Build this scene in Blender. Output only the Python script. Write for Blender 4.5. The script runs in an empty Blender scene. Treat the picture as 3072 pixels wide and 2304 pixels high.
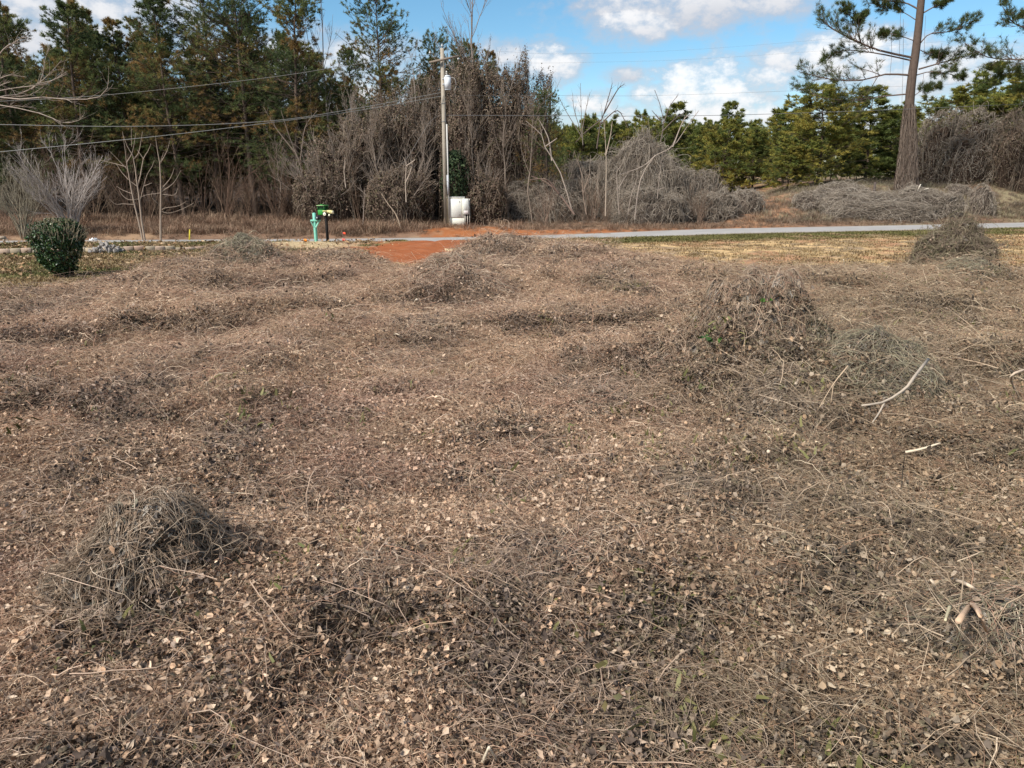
import bpy, math, random
import numpy as np
from mathutils import Vector
R_ = math.radians
rng = np.random.default_rng(7)
random.seed(7)

# ------------------------------------------------------------------ camera
F_PX, PITCH, CAM_H = 711.0, R_(16.5), 3.4
sc = bpy.context.scene
cam_d = bpy.data.cameras.new("camera"); cam = bpy.data.objects.new("camera", cam_d)
sc.collection.objects.link(cam)
cam.location = (0, 0, CAM_H); cam.rotation_euler = (math.pi/2 - PITCH, 0, 0)
cam_d.sensor_fit = 'HORIZONTAL'; cam_d.sensor_width = 36; cam_d.lens = 36*F_PX/1024
cam_d.clip_start = 0.05; cam_d.clip_end = 3000
sc.camera = cam
sc.view_settings.view_transform = 'Standard'; sc.view_settings.look = 'None'
sc.view_settings.gamma = 1; sc.view_settings.use_curve_mapping = False
sc.view_settings.exposure = 1.26
SKY_STRENGTH, SUN_STRENGTH, SUN_ANGLE = 0.074, 2.8, 12.0

# ------------------------------------------------------------------ pixel helpers (photo seen 2212 px wide)
K_ = 1024/2212
CP, SP = math.cos(PITCH), math.sin(PITCH)
def ray(x, y):
    a = (x*K_-512)/F_PX; b = (384-y*K_)/F_PX
    return np.array([a, CP+b*SP, -SP+b*CP])
def g(x, y, z=0.0):
    d = ray(x, y); t = (z-CAM_H)/d[2]
    return np.array([d[0]*t, d[1]*t, z])
def at(x, y, Y):
    d = ray(x, y); t = Y/d[1]
    return np.array([d[0]*t, Y, CAM_H+d[2]*t])
def p3(x, y): return (x*2212/3072, y*2212/3072)          # photo pixels (3072 wide) to the 2212 scale

# ------------------------------------------------------------------ world: sky with cumulus
sun_dir = Vector((0.58, 0.50, -0.76)).normalized()          # the way the light travels
to_sun = -sun_dir
world = bpy.data.worlds.new("World"); sc.world = world; world.use_nodes = True
nt = world.node_tree; nt.nodes.clear(); N = nt.nodes; L = nt.links
class Nd:
    def __init__(s, nt): s.nt = nt
    def new(s, t, **kw):
        n = s.nt.nodes.new(t)
        for k, v in kw.items(): setattr(n, k, v)
        return n
    def link(s, a, b): s.nt.links.new(a, b)
    def m(s, op, a, b=None, c=None, clamp=False):
        n = s.new('ShaderNodeMath', operation=op); n.use_clamp = clamp
        for i, v in enumerate((a, b, c)):
            if v is None: continue
            if isinstance(v, (int, float)): n.inputs[i].default_value = v
            else: s.link(v, n.inputs[i])
        return n.outputs[0]
    def ramp(s, x, a, b):                                     # smooth step a..b
        n = s.new('ShaderNodeMapRange', interpolation_type='SMOOTHSTEP')
        s.link(x, n.inputs[0]); n.inputs[1].default_value = a; n.inputs[2].default_value = b
        return n.outputs[0]
    def mix(s, f, a, b, mode='MIX'):
        n = s.new('ShaderNodeMix', data_type='RGBA', blend_type=mode)
        for sock, v in ((n.inputs[0], f), (n.inputs[6], a), (n.inputs[7], b)):
            if isinstance(v, (int, float)): sock.default_value = v
            elif isinstance(v, tuple): sock.default_value = (*v, 1) if len(v) == 3 else v
            else: s.link(v, sock)
        return n.outputs[2]
w = Nd(nt)
sky = w.new('ShaderNodeTexSky', sky_type='NISHITA'); sky.sun_disc = False
sky.sun_elevation = math.asin(to_sun.z); sky.sun_rotation = math.atan2(to_sun.x, to_sun.y)
sky.air_density = 1.0; sky.dust_density = 0.2; sky.ozone_density = 4.0; sky.altitude = 300
hsv = w.new('ShaderNodeHueSaturation'); hsv.inputs['Saturation'].default_value = 1.14; hsv.inputs['Value'].default_value = 0.82
hsv.inputs['Hue'].default_value = 0.487
w.link(sky.outputs[0], hsv.inputs['Color'])
skyc = w.new('ShaderNodeVectorMath', operation='SCALE'); skyc.inputs[3].default_value = SKY_STRENGTH
w.link(hsv.outputs[0], skyc.inputs[0])
tc = w.new('ShaderNodeTexCoord'); sep = w.new('ShaderNodeSeparateXYZ'); w.link(tc.outputs['Generated'], sep.inputs[0])
az = w.m('ARCTAN2', sep.outputs[0], sep.outputs[1]); el = w.m('ARCSINE', sep.outputs[2])
def noise(n, vec, scale, detail, rough=0.55, off=None):
    t = n.new('ShaderNodeTexNoise'); t.inputs['Scale'].default_value = scale
    t.inputs['Detail'].default_value = detail; t.inputs['Roughness'].default_value = rough
    n.link(vec, t.inputs['Vector']); return t.outputs[0]
comb = w.new('ShaderNodeCombineXYZ'); w.link(az, comb.inputs[0]); w.link(w.m('MULTIPLY', el, 1.5), comb.inputs[1])
n1 = noise(w, comb.outputs[0], 9, 6, 0.6); n2 = noise(w, comb.outputs[0], 34, 4, 0.6)
n0 = noise(w, comb.outputs[0], 22, 8, 0.62)
nz = w.m('ADD', w.m('MULTIPLY', w.m('SUBTRACT', n0, 0.5), 3.6), w.m('MULTIPLY', w.m('SUBTRACT', n2, 0.5), 1.0))
def azel(x, y):
    d = ray(x, y); d = d/np.linalg.norm(d); return math.atan2(d[0], d[1]), math.asin(d[2])
# centre x, y, half-width, half-height (2212 px), softness, brightness
clouds = [(1500, 8, 260, 50, 0.5, 0.72), (1375, 52, 95, 38, 0.6, 0.80), (1185, 136, 74, 40, 0.5, 0.95), (1090, 120, 60, 40, 0.9, 0.8),
          (1520, 205, 135, 72, 0.5, 1.0), (1650, 180, 70, 40, 0.6, 0.9), (1285, 225, 52, 34, 0.5, 0.95), (1345, 165, 50, 18, 0.9, 0.65),
          (1480, 262, 330, 42, 0.8, 0.85), (1840, 118, 150, 46, 0.5, 0.95), (1700, 132, 80, 36, 0.7, 0.85), (2000, 165, 170, 55, 0.8, 0.85), (2160, 140, 90, 40, 0.8, 0.9),
          (60, 10, 300, 110, 0.6, 0.78), (330, 20, 90, 45, 0.8, 0.75), (640, 130, 330, 60, 1.0, 0.85), (750, 220, 300, 60, 1.0, 0.9), (1980, 250, 260, 50, 0.9, 0.85), (250, 250, 400, 60, 1.0, 0.85)]
cov = None; bri = None
for (cx, cy, hw, hh, soft, br) in clouds:
    a0, e0 = azel(cx, cy); wa = hw*K_/F_PX; he = hh*K_/F_PX
    dx = w.m('DIVIDE', w.m('SUBTRACT', az, a0), wa); dy = w.m('DIVIDE', w.m('SUBTRACT', el, e0), he)
    r2 = w.m('ADD', w.m('MULTIPLY', dx, dx), w.m('MULTIPLY', dy, dy))
    v = w.m('ADD', w.m('SUBTRACT', 1.0, r2), nz)
    c = w.ramp(v, -0.65, soft+0.65)
    top = w.m('ADD', br, w.m('MULTIPLY', w.ramp(dy, -0.9, 0.7), 0.28))
    top = w.m('MULTIPLY', top, c)
    cov = c if cov is None else w.m('MAXIMUM', cov, c); bri = top if bri is None else w.m('MAXIMUM', bri, top)
# the same broken cumulus over the rest of the sky, above the frame and all round
pl = w.new('ShaderNodeVectorMath', operation='DIVIDE')
zc = w.m('ADD', w.m('MAXIMUM', sep.outputs[2], 0.0), 0.12); c3 = w.new('ShaderNodeCombineXYZ')
for i in range(3): w.link(zc, c3.inputs[i])
w.link(tc.outputs['Generated'], pl.inputs[0]); w.link(c3.outputs[0], pl.inputs[1])
gen = w.ramp(noise(w, pl.outputs[0], 1.1, 6, 0.55), 0.46, 0.60)
behind = w.m('MAXIMUM', w.ramp(el, 0.22, 0.36), w.ramp(w.m('ABSOLUTE', az), 0.70, 0.85))
gen = w.m('MULTIPLY', gen, behind)
gb = w.m('MULTIPLY', gen, 0.86)
cov = w.m('MAXIMUM', cov, gen, clamp=True); bri = w.m('MAXIMUM', bri, gb)
bri = w.m('MULTIPLY', bri, w.m('ADD', 0.80, w.m('MULTIPLY', n1, 0.4)))
cc = w.mix(w.ramp(bri, 0.50, 1.25), (0.245, 0.25, 0.275), (0.445, 0.438, 0.435))
final = w.mix(w.m('MULTIPLY', cov, 0.94), skyc.outputs[0], cc)
bg = w.new('ShaderNodeBackground'); w.link(final, bg.inputs[0]); bg.inputs[1].default_value = 1.0
out = w.new('ShaderNodeOutputWorld'); w.link(bg.outputs[0], out.inputs[0])

sun_d = bpy.data.lights.new("sun", 'SUN'); sun_d.energy = SUN_STRENGTH; sun_d.angle = R_(SUN_ANGLE); sun_d.color = (1.0, 0.95, 0.88)
sun = bpy.data.objects.new("sun", sun_d); sc.collection.objects.link(sun); sun.location = (-20, -10, 40)
sun.rotation_euler = sun_dir.to_track_quat('-Z', 'Y').to_euler()

# ------------------------------------------------------------------ noise
def _h(ix, iy, s):
    n = np.sin(ix*127.1+iy*311.7+s*74.7)*43758.5453
    return n-np.floor(n)
def vn(x, y, s=0):
    x = np.asarray(x, float); y = np.asarray(y, float)
    ix = np.floor(x); iy = np.floor(y); fx = x-ix; fy = y-iy
    fx = fx*fx*(3-2*fx); fy = fy*fy*(3-2*fy)
    return (_h(ix, iy, s)*(1-fx)+_h(ix+1, iy, s)*fx)*(1-fy)+(_h(ix, iy+1, s)*(1-fx)+_h(ix+1, iy+1, s)*fx)*fy
def fbm(x, y, s=0, o=3):
    v = 0; a = 0.5; t = 0
    for i in range(o):
        v = v+a*vn(x*2**i, y*2**i, s+i*3.3); t += a; a *= 0.5
    return v/t
def sm(x, a, b):
    t = np.clip((np.asarray(x, float)-a)/(b-a), 0, 1); return t*t*(3-2*t)

# ------------------------------------------------------------------ terrain
ZR = lambda x: -0.31*(1-sm(x, -5, 15))
_road_px = [(0, 519.5), (238, 518), (700, 515.5), (968, 511.0), (1296, 503.5), (1873, 488.0), (2212, 480.5)]
_rp = [g(x, y, -0.26 if x < 900 else (-0.22 if x < 1100 else (-0.1 if x < 1500 else 0.04))) for x, y in _road_px]
_rx = np.array([p[0] for p in _rp]); _ry = np.array([p[1] for p in _rp])
def yfar(x):
    x = np.asarray(x, float); y = np.interp(x, _rx, _ry)
    y = np.where(x < _rx[0], _ry[0]+(x-_rx[0])*0.10, y)
    return np.where(x > _rx[-1], _ry[-1]+(x-_rx[-1])*0.24, y)
def sdist(x, y): return (y-yfar(x))*0.98
ROAD_W = 4.0
def field_mask(x, y):                                        # 1 where the dead vines cover the ground
    e = np.interp(x, _ex, _ey)+(fbm(np.asarray(x)*0.8, np.asarray(y)*0.8, 5)-0.5)*2.6
    return sm(e-np.asarray(y), -0.3, 0.5)
_edge_px = [(-60, 640), (0, 634), (100, 626), (200, 614), (330, 596), (470, 582), (640, 561), (760, 558), (840, 588), (900, 594), (960, 578), (1010, 552), (1060, 536), (1330, 554), (1430, 570), (1560, 586), (1800, 588), (1960, 586), (2212, 594), (2300, 596)]
_e = [g(x, y) for x, y in _edge_px]; _ex = np.array([p[0] for p in _e]); _ey = np.array([p[1] for p in _e])
def H0(x, y):
    x = np.asarray(x, float); y = np.asarray(y, float)
    s = sdist(x, y)
    near = 1-sm(s, -9, -5.5)
    z = near*((fbm(x*0.32, y*0.32, 1, 2)-0.5)*0.40+(vn(x*0.9, y*0.9, 3)-0.5)*0.22+(vn(x*2.7, y*2.7, 4)-0.5)*0.08+(0.26+0.16*sm(y, 7, 14))*sm(fbm(x*0.42, y*0.55, 61, 3), 0.47, 0.72)-0.07)
    z = z*(0.12+0.88*sm(np.interp(x, _ex, _ey)-y, -0.5, 7.0))
    zr = ZR(x)
    tr = sm(s, -4.75, -4.1)*(1-sm(s, 0.2, 1.6))
    z = z*(1-sm(s, -6.5, -4.8))+tr*zr+(vn(x*0.9, y*0.9, 8)-0.5)*0.10*sm(s, 0.8, 3)
    z = z+(vn(x*0.7, y*0.7, 9)-0.4)*0.10*sm(s, -7.5, -6)*(1-sm(s, -5.2, -4.4))
    bank = np.interp(x, [-8, 2, 10, 20, 30], [0.45, 0.35, 0.75, 1.25, 2.55])
    z = z+bank*np.where(x > 15, sm(s, 1.2, 10.5), sm(s, 1.5, 15))+(vn(x*0.25, y*0.25, 12)-0.5)*0.5*sm(s, 3, 8)
    return z
H = H0
def Hs(x, y): return float(H(np.array([x]), np.array([y]))[0])
def hit(x, y):
    d = ray(x, y); t = np.linspace(3.5, 160, 12000)
    below = (CAM_H+d[2]*t) < H(d[0]*t, d[1]*t)
    i = int(np.argmax(below)) if below.any() else len(t)-1
    return np.array([d[0]*t[i], d[1]*t[i], CAM_H+d[2]*t[i]])

# ------------------------------------------------------------------ colours of the dead growth, and the mounds of the field
TAN = [(0.37, 0.275, 0.200), (0.30, 0.215, 0.150), (0.225, 0.155, 0.108), (0.43, 0.340, 0.258), (0.170, 0.118, 0.084), (0.33, 0.220, 0.145)]
GREYL = [(0.118, 0.102, 0.088), (0.175, 0.154, 0.130), (0.078, 0.066, 0.056), (0.310, 0.275, 0.230), (0.170, 0.158, 0.115)]
STEMT = [(0.40, 0.300, 0.215), (0.31, 0.220, 0.150), (0.23, 0.152, 0.105), (0.48, 0.380, 0.285), (0.33, 0.200, 0.140)]
STEMG = [(0.33, 0.275, 0.215), (0.25, 0.205, 0.160), (0.42, 0.360, 0.290), (0.17, 0.138, 0.107), (0.31, 0.265, 0.195)]
GS = [(0.300, 0.250, 0.196), (0.228, 0.188, 0.146), (0.375, 0.322, 0.258), (0.170, 0.137, 0.104)]
GL = [(0.15, 0.12, 0.098), (0.20, 0.16, 0.125), (0.11, 0.085, 0.068)]
NS = [(0.37, 0.285, 0.205), (0.28, 0.212, 0.150), (0.45, 0.36, 0.27), (0.20, 0.148, 0.105), (0.27, 0.19, 0.13)]; NL = GREYL+[(0.30, 0.22, 0.15), (0.2, 0.15, 0.1)]
TS = STEMT; TL = TAN+GREYL[:2]
OS = [(0.27, 0.24, 0.155), (0.20, 0.175, 0.12), (0.33, 0.29, 0.20), (0.16, 0.13, 0.10)]
def S_(*a, **k): return (a, k)
# pixel x, base y, top y, half-width, seed, label, stems, leaves, stem colours, leaf colours, stem radius
MOUND_SPECS = [S_(325, 1345, 1120, 150, 401, 'tall mound of grey looping vine stems in the near left of the field', 900, 900, share=0.5),
    S_(820, 1330, 1258, 85, 402, 'small tan mound of arching stems left of the near centre', 380, 260, TS, TL, depth=0.9),
    S_(1200, 1300, 1172, 130, 403, 'near centre mound with purple-brown arched stems over dark leaves', 520, 900, TS, NL),
    S_(2090, 1500, 1275, 170, 404, 'near right mound with bent pale canes on top', 750, 900, OS+TS, NL),
    S_(1560, 1190, 1065, 130, 405, 'dark leafy mound right of centre behind the flat leaf patch', 560, 1000, NS, NL),
    S_(1895, 905, 735, 130, 406, 'olive mound of drooping stems under the fallen pale branch', 900, 900, OS, NL, 0.006),
    S_(1620, 800, 605, 125, 407, 'large broad mound with dark hollows right of the field centre', 1300, 1100, TS+NS[:2], NL, 0.005, lsize=0.085, share=0.18),
    S_(1690, 935, 840, 90, 408, 'leafy grey mound just in front of the large hollow mound', 500, 900, NS, NL, 0.006),
    S_(1470, 815, 735, 110, 409, 'low reddish brown mound on the left flank of the large hollow mound', 700, 500, TS, TL, 0.007, lsize=0.1),
    S_(985, 662, 556, 115, 410, 'big tan mound in front of the red clay patch', 1300, 500, TS, TL, 0.010, lsize=0.11),
    S_(1082, 572, 508, 78, 411, 'leafy grey-brown mound beside the pale board, hiding part of the road', 900, 900, TS+NS, TL, 0.013, lsize=0.13),
    S_(1215, 580, 528, 80, 412, 'low brown mound right of the leafy mound near the road', 800, 400, TS, TL, 0.013, lsize=0.13),
    S_(2055, 585, 484, 58, 413, 'dark steep mound of thick vines standing before the road on the right', 1300, 500, [(0.185, 0.140, 0.100), (0.13, 0.096, 0.070), (0.24, 0.195, 0.13), (0.165, 0.145, 0.085)], GL, 0.014, 0.95, 0.12, depth=0.9, hairy=0.2, share=0.7),
    S_(2085, 620, 560, 82, 414, 'low olive grass mound at the foot of the dark steep mound', 800, 200, OS, TL, 0.010, lsize=0.1),
    S_(532, 590, 508, 62, 415, 'olive-grey bushy mound on the left near the lawn', 1000, 500, OS, NL, 0.012, lsize=0.12),
    S_(395, 600, 560, 58, 416, 'low dark grey mound between the lawn and the olive-grey mound', 600, 500, TS+NS, NL, 0.010, lsize=0.12),
    S_(722, 585, 540, 60, 417, 'low greyish mound in front of the mailboxes', 600, 350, TS+NS, NL, 0.010, lsize=0.12),
    S_(1350, 650, 608, 52, 418, 'small green-tinted clump in the middle of the far field', 500, 300, [(0.13, 0.125, 0.06), (0.18, 0.16, 0.08), (0.22, 0.18, 0.12)], NL, 0.008, lsize=0.1),
    S_(600, 800, 750, 62, 419, 'small mound with a dark hollow left of the field centre', 420, 220, TS, NL, 0.006),
    S_(345, 920, 858, 68, 420, 'low mound with dark grey leaves on the left of the field', 350, 520, TS, NL, 0.005),
    S_(515, 1010, 945, 72, 421, 'dark-leaved low mound left of the field centre', 300, 700, TS, NL, 0.005),
    S_(900, 745, 695, 72, 422, 'low flat mound with purple-brown stems in mid field', 500, 300, TS, NL, 0.007, lsize=0.1),
    S_(1290, 910, 850, 88, 423, 'low mound with a dark gap in the middle of the field', 450, 450, TS, NL, 0.006),
    S_(2150, 800, 745, 60, 424, 'dark grassy mound at the right edge behind the bent cane', 420, 300, OS, NL, 0.006),
    S_(1880, 700, 655, 95, 425, 'wide low olive mound in the far right of the field', 650, 300, OS+TS, NL, 0.008, lsize=0.1)]
def mound_geo(px, pb, pt, hw, depth=0.85, share=0.36):
    f = hit(px, pb); hw = hw*1.15; rx = abs(at(px+hw, pb, f[1])[0]-at(px, pb, f[1])[0]); ry = rx*depth; Yc = f[1]+ry*0.9
    c = at(px, pb, Yc); z = Hs(c[0], Yc); lo, hi = 0.02, 4.0
    for _ in range(30):                                        # height whose outline reaches pt
        h = (lo+hi)/2; th = np.linspace(0, math.pi/2, 24); zz = z+h*np.sin(th); yy = ry*np.cos(th)
        b_ = max(np.max((zz-CAM_H)/(Yc+yy)), np.max((zz-CAM_H)/(Yc-yy))); d = ray(px, pt)
        (lo, hi) = (h, hi) if b_ < d[2]/d[1] else (lo, h)
    return c[0], Yc, rx, ry, h*(1.06 if Yc < 12 else 0.9), share
MOUND_GEO = [mound_geo(*sp[0][:4], depth=sp[1].get('depth', 0.85), share=sp[1].get('share', 0.36)) for sp in MOUND_SPECS]
def H(x, y):
    x = np.asarray(x, float); y = np.asarray(y, float); z = H0(x, y); b = np.zeros(np.broadcast(x, y).shape)
    for (cx, cy, rx, ry, h, sh) in MOUND_GEO:
        d2 = ((x-cx)/rx)**2+((y-cy)/ry)**2
        b = np.maximum(b, (1.04-sh)*h*np.exp(-0.9*d2**1.15))
    return z+b*(1+0.5*(vn(x*3.1, y*3.1, 77)-0.5))

# ------------------------------------------------------------------ materials
def mat(name, rough=0.9, nscale=6.0, namt=0.35, spec=0.2, trans=0.0, inst=False, base=None, metal=0.0, bump=0.0, bscale=40):
    m = bpy.data.materials.new(name); m.use_nodes = True; t = m.node_tree; t.nodes.clear(); n = Nd(t)
    if base is None:
        a = n.new('ShaderNodeAttribute', attribute_name='Col'); col = a.outputs['Color']
    else:
        r = n.new('ShaderNodeRGB'); r.outputs[0].default_value = (*base, 1); col = r.outputs[0]
    if inst:
        b = n.new('ShaderNodeAttribute', attribute_name='icol'); b.attribute_type = 'INSTANCER'
        col = n.mix(1.0, col, b.outputs['Color'], 'MULTIPLY')
    tcn = n.new('ShaderNodeTexCoord'); nzv = noise(n, tcn.outputs['Object'], nscale, 3)
    f = n.m('ADD', 1-namt, n.m('MULTIPLY', nzv, 2*namt))
    sv = n.new('ShaderNodeVectorMath', operation='SCALE'); n.link(col, sv.inputs[0]); n.link(f, sv.inputs[3]); col = sv.outputs[0]
    p = n.new('ShaderNodeBsdfPrincipled'); n.link(col, p.inputs['Base Color']); p.inputs['Roughness'].default_value = rough
    p.inputs['Specular IOR Level'].default_value = spec; p.inputs['Metallic'].default_value = metal
    if bump:
        bn = n.new('ShaderNodeBump'); bn.inputs['Strength'].default_value = bump; bn.inputs['Distance'].default_value = 0.03
        n.link(noise(n, tcn.outputs['Object'], bscale, 4, 0.65), bn.inputs['Height']); n.link(bn.outputs[0], p.inputs['Normal'])
    sh = p.outputs[0]
    if trans:
        tr = n.new('ShaderNodeBsdfTranslucent'); n.link(col, tr.inputs[0])
        mx = n.new('ShaderNodeMixShader'); mx.inputs[0].default_value = trans
        n.link(sh, mx.inputs[1]); n.link(tr.outputs[0], mx.inputs[2]); sh = mx.outputs[0]
    o = n.new('ShaderNodeOutputMaterial'); n.link(sh, o.inputs[0]); return m
M = dict(
    ground=mat('ground soil and grass', 0.95, 1.6, 0.22, 0.1, bump=0.9, bscale=9),
    bark=mat('bark', 0.9, 5, 0.3, 0.15, bump=0.5, bscale=12), wood=mat('dry stems', 0.85, 3, 0.25, 0.2),
    needle=mat('needles', 0.7, 0.6, 0.25, 0.25, trans=0.40), leaf=mat('leaves', 0.75, 2, 0.25, 0.25, trans=0.12),
    gloss=mat('evergreen leaves', 0.35, 3, 0.25, 0.5, trans=0.1),
    ileaf=mat('litter leaves', 0.8, 9, 0.3, 0.2, trans=0.10, inst=True), istem=mat('litter stems', 0.85, 5, 0.25, 0.2, inst=True),
    vleaf=mat('vine leaves', 0.8, 5, 0.3, 0.2, trans=0.08), core=mat('dead vine core', 0.95, 4, 0.4, 0.05, bump=1.0, bscale=7),
    road=mat('worn asphalt', 0.85, 1.2, 0.12, 0.25, bump=0.25, bscale=60), paint=mat('painted metal', 0.6, 9.0, 0.07, 0.25),
    dull=mat('weathered surface', 0.85, 7, 0.22, 0.2, bump=0.3, bscale=25), wire=mat('cable', 0.5, 3, 0.1, 0.4),
    rock=mat('broken rock', 0.9, 5, 0.3, 0.2, bump=0.6, bscale=14))

# ------------------------------------------------------------------ mesh helpers
def mk(name, V, F, m, C=None, parent=None, loc=None, smooth=False, link=True):
    V = np.asarray(V, np.float32).reshape(-1, 3)
    F = [np.asarray(f, np.int32) for f in (F if isinstance(F, list) else [F]) if len(f)]
    me = bpy.data.meshes.new(name); me.vertices.add(len(V)); me.vertices.foreach_set('co', V.ravel())
    nl = sum(f.size for f in F); npoly = sum(len(f) for f in F)
    me.loops.add(nl); me.polygons.add(npoly)
    me.loops.foreach_set('vertex_index', np.concatenate([f.ravel() for f in F]))
    cnt = np.concatenate([np.full(len(f), f.shape[1], np.int32) for f in F])
    me.polygons.foreach_set('loop_start', np.concatenate([[0], np.cumsum(cnt)[:-1]]).astype(np.int32))
    if smooth: me.polygons.foreach_set('use_smooth', np.ones(npoly, bool))
    me.update(calc_edges=True)
    if C is not None:
        C = np.asarray(C, np.float32)
        if C.ndim == 1: C = np.tile(C, (len(V), 1))
        a = me.attributes.new('Col', 'FLOAT_COLOR', 'POINT')
        a.data.foreach_set('color', np.concatenate([C[:, :3], np.ones((len(V), 1), np.float32)], 1).astype(np.float32).ravel())
    me.materials.append(m)
    o = bpy.data.objects.new(name, me)
    if link: sc.collection.objects.link(o)
    if parent: o.parent = parent
    if loc is not None: o.location = loc
    return o
class MB:                                                     # collects pieces of one mesh
    def __init__(s): s.V = []; s.F = []; s.C = []; s.n = 0
    def add(s, V, F, C):
        V = np.asarray(V, float).reshape(-1, 3); C = np.asarray(C, float)
        if C.ndim == 1: C = np.tile(C, (len(V), 1))
        for f in (F if isinstance(F, list) else [F]):
            if len(f): s.F.append(np.asarray(f)+s.n)
        s.V.append(V); s.C.append(C); s.n += len(V); return s
    def build(s, name, m, parent=None, loc=None, smooth=False, link=True):
        fs = {}
        for f in s.F: fs.setdefault(f.shape[1], []).append(f)
        return mk(name, np.concatenate(s.V), [np.concatenate(v) for v in fs.values()], m, np.concatenate(s.C), parent, loc, smooth, link)
def thing(name, label, cat, loc=(0, 0, 0), group=None, rz=0):
    o = bpy.data.objects.new(name, None); sc.collection.objects.link(o); o.location = loc; o.rotation_euler = (0, 0, rz)
    o.empty_display_size = 0.2
    return tag(o, label, cat, group)
def tag(o, label, cat, group=None, kind=None):
    o['label'] = label; o['category'] = cat
    if group: o['group'] = group
    if kind: o['kind'] = kind
    return o
def struct(o, label=None):
    o['kind'] = 'structure'
    if label: o['label'] = label
    return o
def copy_tree(root, loc, rz, s, label, group=None):
    r = root.copy(); sc.collection.objects.link(r); r.location = loc; r.rotation_euler = (0, 0, rz); r.scale = (s, s, s) if np.isscalar(s) else s
    r['label'] = label
    if group: r['group'] = group
    for ch in list(root.children):
        c = ch.copy(); sc.collection.objects.link(c); c.parent = r
    return r
def unit(v): return v/np.maximum(np.linalg.norm(v, axis=-1, keepdims=True), 1e-9)
def tubes(P, Rr, S=3, cap=False):
    """P (N,K,3), Rr (N,K) -> verts, quads"""
    P = np.asarray(P, float); Rr = np.asarray(Rr, float); n, k, _ = P.shape
    T = unit(np.gradient(P, axis=1))
    ref = np.where(np.abs(T[:, :1, 2:3]) > 0.85, np.array([1., 0, 0]), np.array([0, 0, 1.]))
    ref = np.broadcast_to(ref, T.shape)
    A = unit(np.cross(T, ref)); B = np.cross(T, A)
    th = np.arange(S)*2*math.pi/S
    V = P[:, :, None, :]+Rr[:, :, None, None]*(A[:, :, None, :]*np.cos(th)[None, None, :, None]+B[:, :, None, :]*np.sin(th)[None, None, :, None])
    idx = np.arange(n*k*S).reshape(n, k, S)
    a = idx[:, :-1, :]; b = np.roll(idx, -1, axis=2)[:, :-1, :]; c = np.roll(idx, -1, axis=2)[:, 1:, :]; d = idx[:, 1:, :]
    Q = np.stack([a, b, c, d], -1).reshape(-1, 4)
    return V.reshape(-1, 3), Q
def rep(c, per): return np.repeat(np.asarray(c, float), per, axis=0)
def line(pts, k=8):                                           # smooth resample of a polyline (Catmull-Rom)
    p = np.asarray(pts, float); p = np.vstack([2*p[0]-p[1], p, 2*p[-1]-p[-2]])
    o = []
    for u in np.linspace(0, len(p)-3-1e-6, k):
        i = int(u); t = u-i; a, b, c, d = p[i:i+4]
        o.append(0.5*((2*b)+(-a+c)*t+(2*a-5*b+4*c-d)*t*t+(-a+3*b-3*c+d)*t**3))
    return np.array(o)
def box(mb, c, s, col, rz=0, tilt=0, bev=0.0):
    sx, sy, sz = np.array(s)/2; b = min(bev, sx*0.9, sy*0.9, sz*0.9) if bev else 0
    if b:
        V = []
        for i in (-1, 1):
            for j in (-1, 1):
                for k in (-1, 1):
                    V += [(i*(sx), j*(sy-b), k*(sz-b)), (i*(sx-b), j*sy, k*(sz-b)), (i*(sx-b), j*(sy-b), k*sz)]
        V = np.array(V); bmv = V
        import bmesh
        bm = bmesh.new(); vs = [bm.verts.new(v) for v in bmv]; bmesh.ops.convex_hull(bm, input=vs); bm.verts.index_update()
        V = np.array([v.co[:] for v in bm.verts]); Fs = [np.array([v.index for v in f.verts]) for f in bm.faces]; bm.free()
        F = [np.array([f for f in Fs if len(f) == k]) for k in (3, 4) if any(len(f) == k for f in Fs)]
    else:
        V = np.array([(i*sx, j*sy, k*sz) for i in (-1, 1) for j in (-1, 1) for k in (-1, 1)])
        F = [np.array([(0, 1, 3, 2), (4, 6, 7, 5), (0, 4, 5, 1), (2, 3, 7, 6), (0, 2, 6, 4), (1, 5, 7, 3)])]
    if tilt: c_, s_ = math.cos(tilt), math.sin(tilt); V = V@np.array([[c_, 0, -s_], [0, 1, 0], [s_, 0, c_]])
    if rz: c_, s_ = math.cos(rz), math.sin(rz); V = V@np.array([[c_, s_, 0], [-s_, c_, 0], [0, 0, 1]])
    mb.add(V+np.array(c), F, col); return mb
def cyl(mb, a, b, r0, r1, col, S=12, caps=True):
    P = np.array([[a, b]], float); V, Q = tubes(P, np.array([[r0, r1]]), S); F = [Q]
    if caps:
        n = len(V); V = np.vstack([V, [a], [b]])
        i = np.arange(S); j = (i+1) % S
        F.append(np.stack([j, i, np.full(S, n)], 1)); F.append(np.stack([i+S, j+S, np.full(S, n+1)], 1))
    mb.add(V, F, col); return mb
def rotm(n, r=rng):                                           # random rotation matrices
    q = unit(r.normal(size=(n, 4))); w_, x, y, z = q.T
    return np.stack([np.stack([1-2*(y*y+z*z), 2*(x*y-z*w_), 2*(x*z+y*w_)], -1), np.stack([2*(x*y+z*w_), 1-2*(x*x+z*z), 2*(y*z-x*w_)], -1),
                     np.stack([2*(x*z-y*w_), 2*(y*z+x*w_), 1-2*(x*x+y*y)], -1)], 1)
def basis(nrm, r=rng):                                        # frames whose z axis is nrm, random spin
    nrm = unit(nrm); a = unit(np.cross(nrm, r.normal(size=nrm.shape))); b = np.cross(nrm, a)
    return np.stack([a, b, nrm], -1)
_LEAF = np.array([[-.5, 0, 0], [-.12, .30, .10], [-.12, -.30, .10], [.2, .24, .16], [.2, -.24, .14], [.55, 0, .06], [-.05, 0, -.02], [.22, 0, .02]])
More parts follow.
